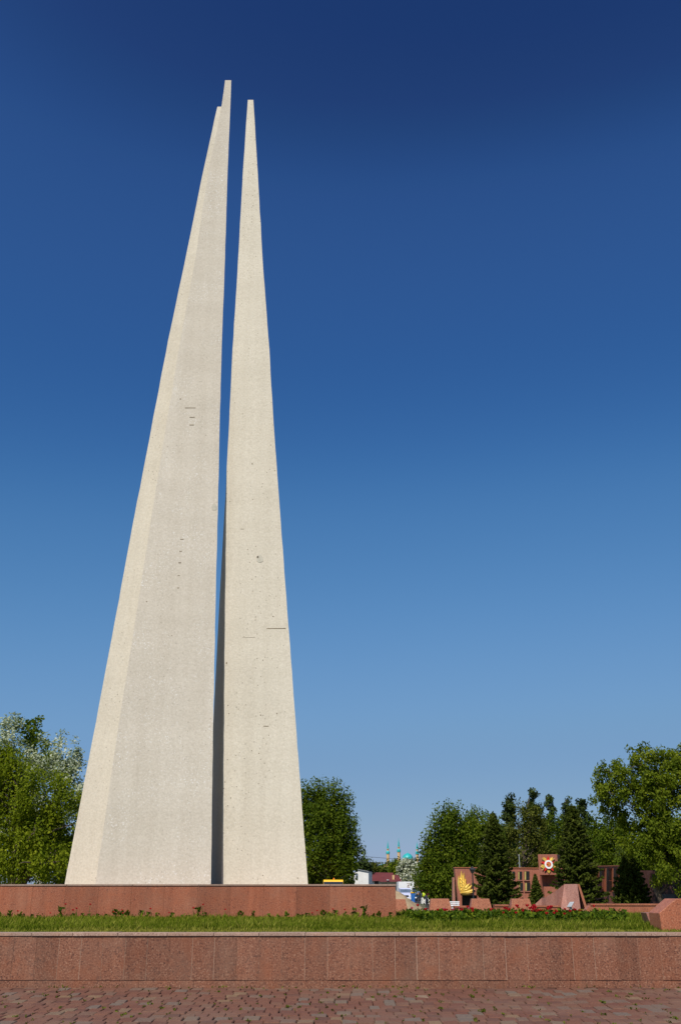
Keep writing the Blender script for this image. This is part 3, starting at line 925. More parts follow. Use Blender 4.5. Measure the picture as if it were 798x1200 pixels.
for i, (px, dd, yt, w, lab) in enumerate(((655, 116, 958, 22, 'bushy green tree in the gap behind the star cube and the big spruce'), (702, 112, 952, 24, 'bushy green tree behind the dark memorial wing'), (722, 106, 950, 20, 'pale stemmed birch left of the big leafy tree'), (752, 104, 960, 24, 'bushy green tree behind the low spruce at right'), (790, 102, 958, 28, 'bushy green tree seen through the big leafy tree at the right edge'))):
    broad_tree('birch_tree' if i == 2 else 'broadleaf_tree', lab, px, dd, [(px, yt+24, w*.8, 26), (px-w*.4, yt+50, w*.8, 38), (px+w*.4, yt+45, w*.8, 40), (px, yt+82, w*1.2, 34)],
               .24, M['lf_birch'] if i != 3 else M['lf_far'], bp if i == 2 else bk, 130, 7500, 110+i, .75, .4, .17, limbs=14 if i == 2 else 6)
# spruces in front of the memorial
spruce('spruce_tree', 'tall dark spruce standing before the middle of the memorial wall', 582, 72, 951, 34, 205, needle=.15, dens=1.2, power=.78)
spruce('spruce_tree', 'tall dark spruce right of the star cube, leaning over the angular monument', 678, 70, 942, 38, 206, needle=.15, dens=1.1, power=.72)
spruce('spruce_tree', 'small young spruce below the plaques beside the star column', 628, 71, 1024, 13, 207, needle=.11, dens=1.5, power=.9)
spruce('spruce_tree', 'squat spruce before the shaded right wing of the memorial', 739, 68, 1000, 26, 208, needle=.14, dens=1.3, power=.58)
# big right tree
broad_tree('poplar_tree', 'big fresh green tree overhanging the right edge of the view', 779, 64, [(748, 905, 36, 34), (716, 922, 26, 36, -.5), (785, 910, 30, 36), (796, 890, 30, 20, .5), (706, 940, 16, 18), (730, 960, 24, 24), (762, 925, 28, 26, -1.2), (790, 965, 30, 30, -1.4), (775, 955, 48, 36, -.4), (800, 1000, 40, 40, -.8), (765, 1000, 34, 26, -1.4), (748, 882, 20, 15), (830, 940, 40, 70), (790, 1028, 28, 16, -1.2), (733, 990, 18, 12, -1.4)],
           .15, M['lf_poplar'], bk, 440, 42000, 120, .46, .1, .22, limbs=34, fill=.2)
broad_tree('broadleaf_tree', 'dark leafy tree behind the shaded wall at the right edge', 775, 88, [(770, 1010, 34, 30), (800, 1000, 34, 40), (745, 1015, 24, 30)],
           .2, M['lf_birch'], bk, 130, 8000, 121, .6, .3, .18, limbs=6)

# tree belt behind the park
for i, (px, D, yt, w) in enumerate(((-60, 150, 940, 34), (-15, 140, 930, 34), (30, 150, 945, 34), (75, 145, 950, 28), (120, 160, 992, 34), (300, 165, 996, 34), (345, 160, 985, 24), (375, 158, 998, 22), (400, 166, 1004, 16), (512, 150, 990, 16), (545, 150, 985, 26), (590, 155, 958, 24), (628, 150, 955, 26), (665, 150, 955, 26), (705, 142, 957, 24), (758, 138, 985, 26), (800, 140, 980, 28), (845, 140, 985, 30))):
    broad_tree('broadleaf_tree', 'far green tree of the closed belt of trees behind the park', px, D, [(px, yt+22, w*.8, 22), (px-w*.4, yt+45, w*.8, 26), (px+w*.4, yt+42, w*.8, 26), (px, yt+66, w*1.1, 26)],
               .42, M['lf_far'], bk, 90, 3600, 160+i, 1.2, .2, .2, limbs=4, group='tree belt behind the park')
# far trees and bushes in the gap
for i, (px, D, yt, w, mat, lab) in enumerate((
        (427, 185, 1008, 6, 'lf_pine', 'dark scraggy tree top left of the white house'),
        (436, 210, 1012, 7, 'lf_olive', 'olive bush behind the white house'),
        (444, 240, 1013, 7, 'lf_far', 'far green tree below the left minaret'),
        (452, 250, 1015, 7, 'lf_far', 'far green tree above the red roof'),
        (461, 260, 1009, 7, 'lf_far', 'far green tree left of the round tree'),
        (468, 230, 1003.5, 8, 'lf_poplar', 'round fresh green tree beneath the middle minaret'),
        (489, 250, 1005, 8, 'lf_far', 'far green tree between the dome and the right minaret'))):
    broad_tree('far_tree', lab, px, D, [(px, yt+w*.95, w, w*.95), (px-w*.4, yt+w*2, w, w*1.2), (px+w*.4, yt+w*2.1, w, w*1.3), (px, yt+w*3.2, w*1.2, w*1.4)], .5, M[mat], bk, 60, 2200, 130+i, 1.2, 0, .2, limbs=6)
broad_tree('blossom_tree', 'round tree covered in white blossom below the turquoise dome', 478, 190, [(478, 1015.5, 10, 8.5), (472, 1022, 8, 9), (485, 1021, 8, 9), (478, 1028, 11, 7)], .36, M['lf_blossom'], bk, 90, 4200, 140, .9, 0, .2, limbs=8)

# ------------------------------------------------------------------ memorial complex
D = 80.0
gz = GROUND-.02
def poly(px_list, D): return [pz(a, b, D) for a, b in px_list]
mw = thing('memorial_wall', 'rosy granite memorial wall with gilded relief and dark name plaques behind the spruces', 'memorial', (X(582, D), D, GROUND))
b_ = 1045 + (EYE-gz)*1322/80
MB().plate(poly([(532.6, 1017.2), (537.8, b_), (541.3, b_), (541.0, 1049), (559, 1049), (559, b_), (634, b_), (632, 1018)], D)[::-1], D, 1.0).build('wall', M['granite_far'], mw)
MB().plate(poly([(541.6, 1049.5), (558.5, 1049.5), (558.5, b_), (541.6, b_)], D)[::-1], D+.75, .2).build('opening_shade_sheet', M['plaque'], mw)  # black sheet standing in for the darkness inside the opening
MB().plate(poly([(530.8, 1028), (530.8, b_), (534.4, b_), (532.9, 1028)], D)[::-1], D+.4, .5).build('side_pier', M['granite_pink'], mw)
MB().plate(poly([(532.2, 1016.2), (532.2, 1017.1), (632.2, 1017.9), (632.2, 1016.8)], D)[::-1], D-.05, 1.1).build('cap', M['granite_block'], mw)
# gilded relief: a spray of curved blades
mb = MB()
def blade(p0, p1, p2, w, th):
    pts = []
    for i in range(9):
        f = i/8
        pts.append(((1-f)**2*np.array(p0)+2*f*(1-f)*np.array(p1)+f*f*np.array(p2), 1.45*w*math.sin(math.pi*(.12+.86*f))**.8))
    up, dn = [], []
    for i, (p, ww) in enumerate(pts):
        d = pts[min(8, i+1)][0]-pts[max(0, i-1)][0]; d = d/np.linalg.norm(d); n_ = np.array([-d[1], d[0]])
        up.append(p+n_*ww); dn.append(p-n_*ww)
    vs = []
    for i in range(9):
        c = pts[i][0]
        vs += [(up[i][0], D-.02, up[i][1]), (c[0], D-.02-th, c[1]), (dn[i][0], D-.02, dn[i][1]), (c[0], D+.01, c[1])]
    fs = []
    for i in range(8):
        for j in range(4):
            j2 = (j+1) % 4; fs.append((i*4+j, i*4+j2, (i+1)*4+j2, (i+1)*4+j))
    fs += [(0, 1, 2, 3), (35, 34, 33, 32)]
    mb.add(vs, fs)
for (a, b, c, w) in (((541, 1046), (541, 1034), (540.5, 1020.5), .10), ((540, 1046), (537.5, 1036), (537.2, 1026), .09), ((542, 1046), (543.5, 1036), (543.4, 1022.5), .09), ((540, 1043), (545, 1040), (545.6, 1030), .09), ((541, 1041.5), (546, 1042), (550, 1035.2), .10), ((540, 1043.5), (548, 1044), (553, 1037), .10), ((540, 1045), (548, 1047), (556, 1042), .10), ((539.6, 1045.5), (546, 1048), (554, 1045.4), .09), ((539.4, 1039), (545, 1040.5), (549, 1041.5), .08), ((539, 1034), (541.5, 1036), (545, 1040), .08), ((539, 1046.6), (543, 1046.2), (546, 1046.4), .08), ((538.6, 1029.5), (540.5, 1031), (543, 1035), .07)):
    blade(pz(*a, D), pz(*b, D), pz(*c, D), w, .12)
mb.build('gold_relief', M['gold'], mw)
def plaque(root, x0, x1, y0, y1, D, strip=True):
    pq = MB().plate(poly([(x0, y0), (x0, y1), (x1, y1), (x1, y0)], D)[::-1], D-.05, .06).build('plaque', M['plaque'], root)
    if strip: MB().plate(poly([(x0+.25, y0+.4), (x0+.25, y1-.4), (x0+(x1-x0)*.32, y1-.4), (x0+(x1-x0)*.32, y0+.4)], D)[::-1], D-.075, .022).build('gilded_strip', M['gold_pale'], pq)
    MB().plate(poly([(x0-.6, y1+.05), (x0-.6, y1+.9), (x1+.4, y1+.9), (x1+.4, y1+.05)], D)[::-1], D-.09, .088).build('ledge', M['granite_pink'], pq)
for (a, b, c, d) in ((606.6, 611.2, 1021.3, 1031.2), (614, 619.8, 1021, 1031.4), (607.2, 612.2, 1034.4, 1044), (614.8, 620.8, 1034.3, 1044.2), (589, 594, 1021.3, 1031.3), (598, 603, 1021.3, 1031.3)):
    plaque(mw, a, b, c, d, D)

# star cube on its column
D = 78.0
sc_ = thing('star_monument', 'rosy granite cube with red star order emblem on a column', 'monument', (X(643, D), D, GROUND))
fr_ = [P(631.6, 1025.4, D), P(654.6, 1025.2, D), P(652.3, 1001.2, D), P(629.8, 1001.2, D)]
bk_ = [P(634, 1025.2, D+2.0), P(658.6, 1023.6, D+2.0), P(656.0, 1001.6, D+2.0), P(633, 1001.6, D+2.0)]
for i in range(4): bk_[i][2] = fr_[i][2]
MB().hexa(fr_, bk_).build('cube', M['granite_far'], sc_, bevel=.015)
z1 = Z(1025.6, D)
MB().box(X(636, 79.1), X(654, 79.1), 79.1, 80.0, gz, z1-.002).build('column', M['granite_far'], sc_)
MB().box(X(637.5, 78.3), X(652.6, 78.3), 78.3, 79.098, gz, Z(1039, 78.3)).build('pedestal', M['granite_far'], sc_, bevel=.01)
MB().plate(poly([(655.2, 1015.6), (655.2, b_), (668, b_), (666.6, 1032), (666, 1028.5), (658.6, 1015.8)], 79.2)[::-1], 79.2, .7).build('buttress', M['granite_far'], sc_)
C0 = P(642.1, 1013.0, D); mpx = D/1233.
em = MB()
def star_pts(r1, r2, n, rot, k=mpx): return [(C0[0]+(r1 if i % 2 == 0 else r2)*k*math.cos(rot+math.pi*i/n), C0[2]+(r1 if i % 2 == 0 else r2)*k*math.sin(rot+math.pi*i/n)) for i in range(2*n)]
em.plate(star_pts(10.2, 4.6, 5, -math.pi/2), D-.05, .06)
eo = em.build('emblem', M['gold_pale'], sc_)
eb = MB()
for i in range(5):       # gilded ray bundles between the star points
    a = -math.pi/2 + 2*math.pi*i/5
    for da in (-.20, -.1, 0, .1, .20):
        r_ = 10.0-9*abs(da); aa = a+da
        tipx, tipz = C0[0]+r_*mpx*math.cos(aa), C0[2]+r_*mpx*math.sin(aa)
        n_ = (-math.sin(aa)*.7*mpx, math.cos(aa)*.7*mpx); c4 = (C0[0]+4*mpx*math.cos(aa), C0[2]+4*mpx*math.sin(aa))
        eb.add([(c4[0]-n_[0], D-.05, c4[1]-n_[1]), (c4[0]+n_[0], D-.05, c4[1]+n_[1]), (tipx+n_[0]*.6, D-.052, tipz+n_[1]*.6), (tipx-n_[0]*.6, D-.052, tipz-n_[1]*.6), (c4[0], D-.11, c4[1]), (tipx, D-.08, tipz)], [(0, 4, 5, 3), (1, 2, 5, 4), (2, 3, 5), (0, 1, 4)])
eb.build('rays', M['gold'], eo)
st = MB(); sp_ = star_pts(9.6, 4.0, 5, math.pi/2)
st.plate(sp_, D-.13, .05); st.build('red_star', M['red'], eo)
MB().disc_y((C0[0], D-.17, C0[2]), 4.9*mpx, .05, 28, 2.9*mpx).build('white_ring', M['white_enamel'], eo)
MB().disc_y((C0[0], D-.16, C0[2]), 2.88*mpx, .04, 24).build('red_disc', M['red'], eo)
hs = MB()                # sickle and hammer
arc = [(C0[0]+1.7*mpx*math.cos(a), C0[2]+1.7*mpx*math.sin(a)) for a in np.linspace(R(110), R(-125), 12)]
inn = [(C0[0]-.12*mpx+1.25*mpx*math.cos(a), C0[2]+1.3*mpx*math.sin(a)) for a in np.linspace(R(-120), R(105), 12)]
hs.plate((arc+inn)[::-1], D-.19, .028)
def bar(x0, z0, x1, z1, w):
    d = np.array([x1-x0, z1-z0]); d /= np.linalg.norm(d); n_ = np.array([-d[1], d[0]])*w/2
    q = [(C0[0]+(x0-n_[0])*mpx, C0[2]+(z0-n_[1])*mpx), (C0[0]+(x1-n_[0])*mpx, C0[2]+(z1-n_[1])*mpx), (C0[0]+(x1+n_[0])*mpx, C0[2]+(z1+n_[1])*mpx), (C0[0]+(x0+n_[0])*mpx, C0[2]+(z0+n_[1])*mpx)]
    hs.plate(q, D-.195, .03)
bar(1.6, -1.7, -1.0, .9, .5); bar(-1.7, .5, -.5, 1.6, .8); bar(-1.8, -1.8, -.9, -1.0, .5)
hs.build('hammer_and_sickle', M['gold'], eo)
wp = MB()                # sabre and rifle crossing behind the star
def wbar(x0, z0, x1, z1, w, mbx):
    d = np.array([x1-x0, z1-z0]); d /= np.linalg.norm(d); n_ = np.array([-d[1], d[0]])*w/2
    mbx.plate([(C0[0]+(x0-n_[0])*mpx, C0[2]+(z0-n_[1])*mpx), (C0[0]+(x1-n_[0])*mpx, C0[2]+(z1-n_[1])*mpx), (C0[0]+(x1+n_[0])*mpx, C0[2]+(z1+n_[1])*mpx), (C0[0]+(x0+n_[0])*mpx, C0[2]+(z0+n_[1])*mpx)], D-.115, .03)
wbar(-7.5, 7, 5.5, -4.5, .7, wp); wbar(7.5, 7, -8, -6, .8, wp)
wp.build('crossed_weapons', M['gold_pale'], eo)
wb = MB(); wbar(5.4, -4.4, 8.4, -7.2, 1.7, wb); wb.build('rifle_butt', M['black'], eo)

# right wings, standing nearer and under the trees
D = 72.6
b2 = 1045 + (EYE-gz)*1322/72.6
rw = thing('memorial_wall', 'shaded right wing of the memorial with dark plaques in raised frames', 'memorial', (X(708, 72), 72, GROUND))
def wing(pts, dy, th, name, mat, root):
    # wing angled away from the sun to darken its face: its right end stands farther back
    f = []
    for px, py in pts:
        Dw = 70.6 + (px-686)*.075
        q = P(px, py, Dw); q[1] += dy; f.append(q)
    return MB().prism(f[::-1], [p+np.array([.0, th, 0]) for p in f[::-1]]).build(name, M[mat], root)
b2 = 1045 + (EYE-gz)*1322/72
wing([(686, 1016), (686, b2), (729, b2), (729, 1015.2)], 0, 1.2, 'wall', 'granite_far', rw)
wing([(685.6, 1014.8), (685.6, 1015.9), (729.4, 1015.1), (729.4, 1013.8)], -.12, 1.4, 'cap', 'granite_block', rw)
for (a, b, c, d) in ((702, 707.6, 1019.4, 1029), (710.4, 716, 1019.2, 1031), (718.4, 724, 1019.2, 1030.4), (711.4, 717, 1032.4, 1044)):
    wing([(a, c), (a, d), (b, d), (b, c)], -.05, .06, 'plaque', 'plaque', rw)
for (a, c, d) in ((700.4, 1017.5, 1031), (708.8, 1017.5, 1045), (717, 1017.5, 1045), (725, 1017.5, 1032)):
    wing([(a-.55, c), (a-.55, d), (a+.55, d), (a+.55, c)], -.28, .30, 'frame', 'granite_block', rw)
dw = thing('memorial_wall', 'shaded end section of the memorial with vertical ribs under the big tree', 'memorial', (X(762, 70), 70, GROUND))
MB().plate(poly([(738, 1020), (738, b2+2), (812, b2+2), (812, 1020)], 70)[::-1], 70.0, .9).build('wall', M['granite_shade'], dw)  # shade under the tree is also in the wall colour
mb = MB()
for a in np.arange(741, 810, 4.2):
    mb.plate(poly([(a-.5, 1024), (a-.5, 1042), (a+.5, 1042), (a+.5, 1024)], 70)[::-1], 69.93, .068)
mb.build('ribs', M['granite_shade'], dw)
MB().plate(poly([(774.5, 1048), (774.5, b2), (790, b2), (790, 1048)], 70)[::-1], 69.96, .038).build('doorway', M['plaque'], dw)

# angular monument in front
D = 50.0
am = thing('angular_monument', 'low faceted pink granite monument rising to a flat peak before the big spruce', 'monument', (X(660, D), D, GROUND))
top = [(624.5, 1061.5, 50.6), (634.4, 1052.3, 50.4), (638.2, 1051.7, 50.1), (651, 1043.8, 49.7), (660.8, 1036.1, 50.0), (676.2, 1036.0, 49.75)]
bot = [(620, 50.6), (634, 50.4), (638.4, 50.1), (652.4, 49.7), (664, 49.6), (679, 49.3)]
Tp = [P(a, b, d) for a, b, d in top]
Bt = [np.array([X(a, d), d, gz]) for a, d in bot]
for i, (a, b) in enumerate(((0, 1), (1, 2), (2, 3), (3, 4), (4, 5))): pass
mb = MB()
n6 = 6
bkT = [p*np.array([1, 1, 1])+np.array([.25, 1.2, 0]) for p in Tp]; bkB = [p+np.array([.25, 1.6, 0]) for p in Bt]
facet_shade = (.5, .45, .3, .85, .25)  # light and shade of each facet put into its tint
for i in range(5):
    mb.tint = facet_shade[i]
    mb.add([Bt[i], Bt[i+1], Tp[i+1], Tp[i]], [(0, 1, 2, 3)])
mb.tint = .4
for i in range(5):
    mb.add([bkB[i], bkB[i+1], bkT[i+1], bkT[i]], [(3, 2, 1, 0)])
    mb.add([Tp[i], Tp[i+1], bkT[i+1], bkT[i]], [(0, 1, 2, 3)])
mb.add([Bt[0], Tp[0], bkT[0], bkB[0]], [(0, 1, 2, 3)])
mb.add([Bt[5], Tp[5], bkT[5], bkB[5]], [(0, 1, 2, 3)])
mb.build('body', M['granite_pink'], am)
mb = MB(); mb.tint = .35
f_ = [np.array([X(681, 50.1), 50.1, gz]), np.array([X(690, 50.1), 50.1, gz]), P(678.6, 1036.1, 50.3), P(676.4, 1036.1, 50.3)]
mb.hexa([f_[0]+np.array([.22, 0, 0]), f_[1], f_[2], f_[3]], [p+np.array([.1, .5, 0]) for p in (f_[0]+np.array([.22, 0, 0]), f_[1], f_[2], f_[3])]).build('side_plate', M['granite_block'], am)
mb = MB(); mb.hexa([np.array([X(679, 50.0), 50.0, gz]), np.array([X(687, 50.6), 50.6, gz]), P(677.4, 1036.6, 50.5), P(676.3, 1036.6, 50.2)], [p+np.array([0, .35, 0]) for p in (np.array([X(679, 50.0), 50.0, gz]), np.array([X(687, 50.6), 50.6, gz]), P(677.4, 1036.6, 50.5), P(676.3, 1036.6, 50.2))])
mb.build('shade_facet', M['granite_shade'], am)  # shade of the right-facing facet given by its darkened stone
D = 47
lt = thing('lectern', 'small white slanted reading plate on a stand before the angular monument', 'lectern', (X(667, D), D, GROUND))
a, b, c, d = P(663.8, 1062.6, D), P(669.2, 1062.6, D), P(672.6, 1056.6, D+.25), P(667.2, 1056.9, D+.25)
MB().hexa([a, b, c, d], [p+np.array([0, .05, -.03]) for p in (a, b, c, d)]).build('plate', M['grey'], lt, bevel=.005)
MB().box(X(666.5, D), X(668.6, D), D+.08, D+.2, gz, float(a[2])).build('stand', M['grey'], lt)

# ------------------------------------------------------------------ street furniture
D = 62
lp = thing('street_lamp', 'black street lamp with lantern head before the gilded relief', 'street lamp', (X(554.6, D), D, GROUND))
bx = X(554.4, D)
zl = Z(1023.5, D)
MB().tube([(bx, D, gz), (bx, D, gz+.5), (bx, D, zl)], [.075, .05, .035], 10).build('pole', M['black'], lp)
MB().lathe((bx, D, zl), [(.03, 0), (.08, .02), (.17, .20), (.17, .22), (.02, .22)], 6).build('lantern', M['glass'], lp)
MB().lathe((bx, D, zl+.221), [(.0, 0), (.20, 0), (.17, .05), (.05, .12), (.02, .18), (.0, .18)], 6).build('cap', M['black'], lp)
D = 90
fp = thing('flagpole', 'thin pale pole rising behind the plaque wall', 'pole', (X(610.5, D), D, GROUND))
MB().tube([(X(610.5, D), D, gz), (X(610.5, D), D, Z(1003, D))], [.05, .03], 8).build('shaft', M['grey'], fp)
MB().lathe((X(610.5, D), D, Z(1003, D)), [(.0, 0), (.06, .03), (.06, .09), (0, .12)], 8).build('finial', M['grey'], fp)
D = 58
bn = thing('bench', 'white slatted bench beside the left leg of the memorial wall', 'bench', (X(531, D), D, GROUND))
x0, x1 = X(524.6, D), X(537.6, D)
for (ya, yb) in ((1056.3, 1057.6), (1058.6, 1059.7), (1060.6, 1061.8)):
    MB().box(x0, x1, D, D+.03, Z(yb, D), Z(ya, D)).build('back_slat', M['white'], bn)
MB().box(x0, x1, D-.45, D-.03, gz+.42, gz+.46).build('seat', M['white'], bn)
for xx in (x0+.05, x1-.1):
    MB().box(xx, xx+.05, D+.031, D+.07, gz, Z(1056.5, D)).build('leg', M['white'], bn)
    MB().box(xx, xx+.05, D-.44, D-.39, gz, gz+.418).build('leg', M['white'], bn)

# ------------------------------------------------------------------ sand heap, worker
D = 72
sx = X(462, D)
rng = np.random.default_rng(5)
g = 42; rr = 2.45
vs = []; fs = []
for j in range(g):
    for i in range(g):
        u = -1+2*i/(g-1); w = -1+2*j/(g-1)
        r = math.hypot(u, w)
        hh = max(0, 1.0 - r)*1.62
        hh = hh - .22*max(0, hh-1.15) + (.05*math.sin(u*9+w*5)+.04*math.sin(w*13-u*7)+rng.normal(0, .022))*min(1, hh*3)
        vs.append((sx - .25 + u*rr, D + w*rr, GROUND - .02 + hh))
for j in range(g-1):
    for i in range(g-1): fs.append((j*g+i, j*g+i+1, (j+1)*g+i+1, (j+1)*g+i))
mb = MB(); mb.add(vs, fs)
o = mb.build('sand_heap', M['sand'], origin=(sx, D, GROUND), smooth=True)
tag(o, 'heap of brown sand sloping down from the right end of the plinth', 'sand heap')

def skin_body(name, joints, edges, radii, mat, parent, root_i=0):
    me = bpy.data.meshes.new(name)
    off = wloc(parent)
    me.from_pydata([tuple(Vector(j)-off) for j in joints], edges, [])
    o = bpy.data.objects.new(name, me); COL.objects.link(o)
    mod = o.modifiers.new('skin', 'SKIN'); sub = o.modifiers.new('sub', 'SUBSURF'); sub.levels = 2; sub.render_levels = 2
    for i, r_ in enumerate(radii):
        v_ = me.skin_vertices[0].data[i]; v_.radius = (r_, r_); v_.use_root = (i == root_i)
    dg = bpy.context.evaluated_depsgraph_get(); ev = o.evaluated_get(dg)
    me2 = bpy.data.meshes.new_from_object(ev)
    o.modifiers.clear(); o.data = me2; me2.materials.clear(); me2.materials.append(mat)
    me2.polygons.foreach_set('use_smooth', [True]*len(me2.polygons))
    o.parent = parent
    return o
D = 84
wx = X(497, D)
pw = thing('person', 'worker in a yellow high visibility vest and dark trousers bending forward at the sand heap', 'person', (wx, D, GROUND))
G0 = GROUND-.03
J = lambda x, y, z: (wx+x, D+y, G0+z)
# pelvis high, torso bent towards the left, arms reaching down to a shovel
jo = [J(.14, 0, .86), J(.0, 0, 1.0), J(-.20, 0, 1.10), J(-.32, 0, 1.12), J(-.46, -.02, 1.10),
      J(.16, -.11, .82), J(.10, -.13, .46), J(.15, -.13, .08), J(.02, -.14, .03),
      J(.18, .11, .82), J(.24, .13, .46), J(.32, .13, .08), J(.19, .14, .03),
      J(-.26, -.20, 1.06), J(-.34, -.24, .80), J(-.46, -.18, .60), J(-.52, -.14, .53),
      J(-.26, .20, 1.06), J(-.38, .22, .82), J(-.52, .14, .68), J(-.58, .10, .62)]
ed = [(0, 1), (1, 2), (2, 3), (3, 4), (0, 5), (5, 6), (6, 7), (7, 8), (0, 9), (9, 10), (10, 11), (11, 12), (2, 13), (13, 14), (14, 15), (15, 16), (2, 17), (17, 18), (18, 19), (19, 20)]
ra = [.13, .135, .14, .06, .095, .095, .065, .045, .04, .095, .065, .045, .04, .065, .05, .038, .035, .065, .05, .038, .035]
body = skin_body('body', jo, ed, ra, M['trousers'], pw)
vest = skin_body('vest', [J(.08, 0, .93), J(-.06, 0, 1.035), J(-.21, 0, 1.105)], [(0, 1), (1, 2)], [.165, .18, .19], M['vest'], pw)
MB().lathe(J(-.46, -.02, 1.03), [(.0, .0), (.06, .01), (.095, .07), (.10, .12), (.08, .18), (0, .21)], 12).build('head', M['skin'], pw, smooth=True)
MB().lathe(J(-.45, -.01, 1.12), [(.108, .0), (.11, .05), (.085, .10), (0, .13)], 12).build('hair', M['hair'], pw, smooth=True)
sh = thing('shovel', 'shovel held by the bending worker', 'shovel', J(-.7, -.1, 0))
MB().tube([J(-.44, -.16, .84), J(-.53, -.13, .56), J(-.74, -.05, .12)], .018, 7).build('handle', M['bark'], sh)
MB().hexa([J(-.66, -.17, .14), J(-.86, -.17, -.0), J(-.86, .07, -.0), J(-.66, .07, .14)], [J(-.67, -.17, .155), J(-.87, -.17, .02), J(-.87, .07, .02), J(-.67, .07, .155)]).build('blade', M['grey'], sh)

# ------------------------------------------------------------------ vehicles
def wheel(root, x, y, z, r, w=.22, axis='x'):
    mb = MB()
    n = 18
    prof = [(-w/2, r*.86), (-w/2*.8, r), (w/2*.8, r), (w/2, r*.86)]
    pts = []
    for dx, rr_ in prof:
        for k in range(n):
            a = 2*math.pi*k/n
            if axis == 'x': pts.append((x+dx, y+rr_*math.cos(a), z+rr_*math.sin(a)))
            else: pts.append((x+rr_*math.cos(a), y+dx, z+rr_*math.sin(a)))
    fs = [(i*n+k, i*n+(k+1) % n, (i+1)*n+(k+1) % n, (i+1)*n+k) for i in range(3) for k in range(n)]
    fs += [tuple(range(n))[::-1], tuple(range(3*n, 4*n))]
    w_ = mb.add(pts, fs).build('wheel', M['rubber'], root)
    rm = MB()
    if axis == 'x': rm.tube([(x-w/2-.01, y, z), (x+w/2+.01, y, z)], r*.55, 14)
    else: rm.tube([(x, y-w/2-.01, z), (x, y+w/2+.01, z)], r*.55, 14)
    rm.build('rim', M['grey'], w_)
    return w_

# white box truck seen from behind
D = 158.0
mp = D/1233
tx = X(476.5, D)
tk = thing('box_truck', 'white box truck parked beyond the sand heap with a small brown picture on its box', 'truck', (tx, D, GROUND))
hw = 9.4*mp; zt = Z(1033.2, D)
MB().box(tx-hw, tx+hw, D, D+5.5, gz+.75, zt).build('box', M['white'], tk, bevel=.04)
MB().box(tx-hw*.9, tx+hw*.9, D+5.6, D+7.6, gz+.6, zt-.4).build('cab', M['white'], tk, bevel=.12)
MB().box(tx-.5, tx+.5, D+.1, D+7, gz+.5, gz+.74).build('chassis', M['black'], tk)
for sx_ in (-1, 1):
    for yy in (D+1.3, D+6.4): wheel(tk, tx+sx_*hw*.82, yy, gz+.45, .45)
pc = MB()
zc = Z(1037.5, D); xc = X(478.6, D)
for (ax, az, bx_, bz, w) in ((-.22, .26, .20, .24, .09), (.20, .24, .16, .05, .10), (.16, .04, -.12, -.08, .10), (-.12, -.08, -.16, -.26, .10), (-.16, -.26, .24, -.28, .09), (-.05, .1, .05, -.2, .10)):
    d = np.array([bx_-ax, bz-az]); d /= np.linalg.norm(d); n_ = np.array([-d[1], d[0]])*w/2
    pc.plate([(xc+ax-n_[0], zc+az-n_[1]), (xc+bx_-n_[0], zc+bz-n_[1]), (xc+bx_+n_[0], zc+bz+n_[1]), (xc+ax+n_[0], zc+az+n_[1])], D-.012, .01)
pc.build('picture', plain('faded brown print', (.42, .33, .28), .6, .2, 6), tk)

def van(root, cx, D, w, h, L, body, glass, trim):
    """front towards the camera"""
    z0 = gz+.28
    side = [(0, z0), (0, z0+h*.40), (.12, z0+h*.46), (.9, z0+h*.55), (1.5, z0+h*.97), (1.8, z0+h), (L-.1, z0+h), (L, z0+h*.9), (L, z0)]
    f = [(cx-w/2, D+a, b) for a, b in side]; b = [(cx+w/2, D+a, bb) for a, bb in side]
    bo = MB().prism(f, b).build('body', body, root, bevel=.05)
    n_ = np.array([0, -.02, .012])
    p = [(cx-w*.49, D+.98, z0+h*.60), (cx+w*.49, D+.98, z0+h*.60), (cx+w*.485, D+1.40, z0+h*.895), (cx-w*.485, D+1.40, z0+h*.895)]
    p = [np.array(q)+n_ for q in p]
    MB().hexa(p, [q+np.array([0, .03, -.02]) for q in p]).build('windscreen', glass, root)
    MB().box(cx-w*.5, cx+w*.5, D-.10, D-.002, z0+.02, z0+.26).build('bumper', trim, root, bevel=.03)
    for s in (-1, 1):
        MB().box(cx+s*w*.36-.14, cx+s*w*.36+.14, D-.03, D+.01, z0+.36, z0+.56).build('headlight', M['white_enamel'], root, bevel=.02)
        MB().box(cx+s*(w*.5+.12)-.08, cx+s*(w*.5+.12)+.08, D+1.0, D+1.06, z0+h*.52, z0+h*.68).build('mirror', M['black'], root)
        for yy in (D+.75, D+L-.9): wheel(root, cx+s*w*.46, yy, gz+.33, .33, .2)
    MB().box(cx-w*.25, cx+w*.25, D-.012, D+.0, z0+.34, z0+.56).build('grille', M['black'], root)
D = 140
cx = X(475.5, D)
vn = thing('van', 'white and blue van facing the camera in front of the box truck', 'van', (cx, D, GROUND))
van(vn, cx, D, 1.45, 1.46, 4.0, plain('lilac white paint', (.50, .52, .68), .35, .1, 2), M['glass_blue'], M['white'])
D = 112
cx = X(390.5, D)
mbus = thing('minibus', 'yellow vehicle roof with orange beacon showing above the plinth right of the steles', 'van', (cx, D, GROUND))
van(mbus, cx, D, 2.15, Z(1030.6, D)-(gz+.28), 5.2, M['yellow'], M['glass'], M['black'])
MB().lathe((cx+.05, D+2.2, Z(1030.6, D)), [(.09, 0), (.09, .05), (.07, .16), (0, .19)], 10).build('beacon', M['orange'], mbus)

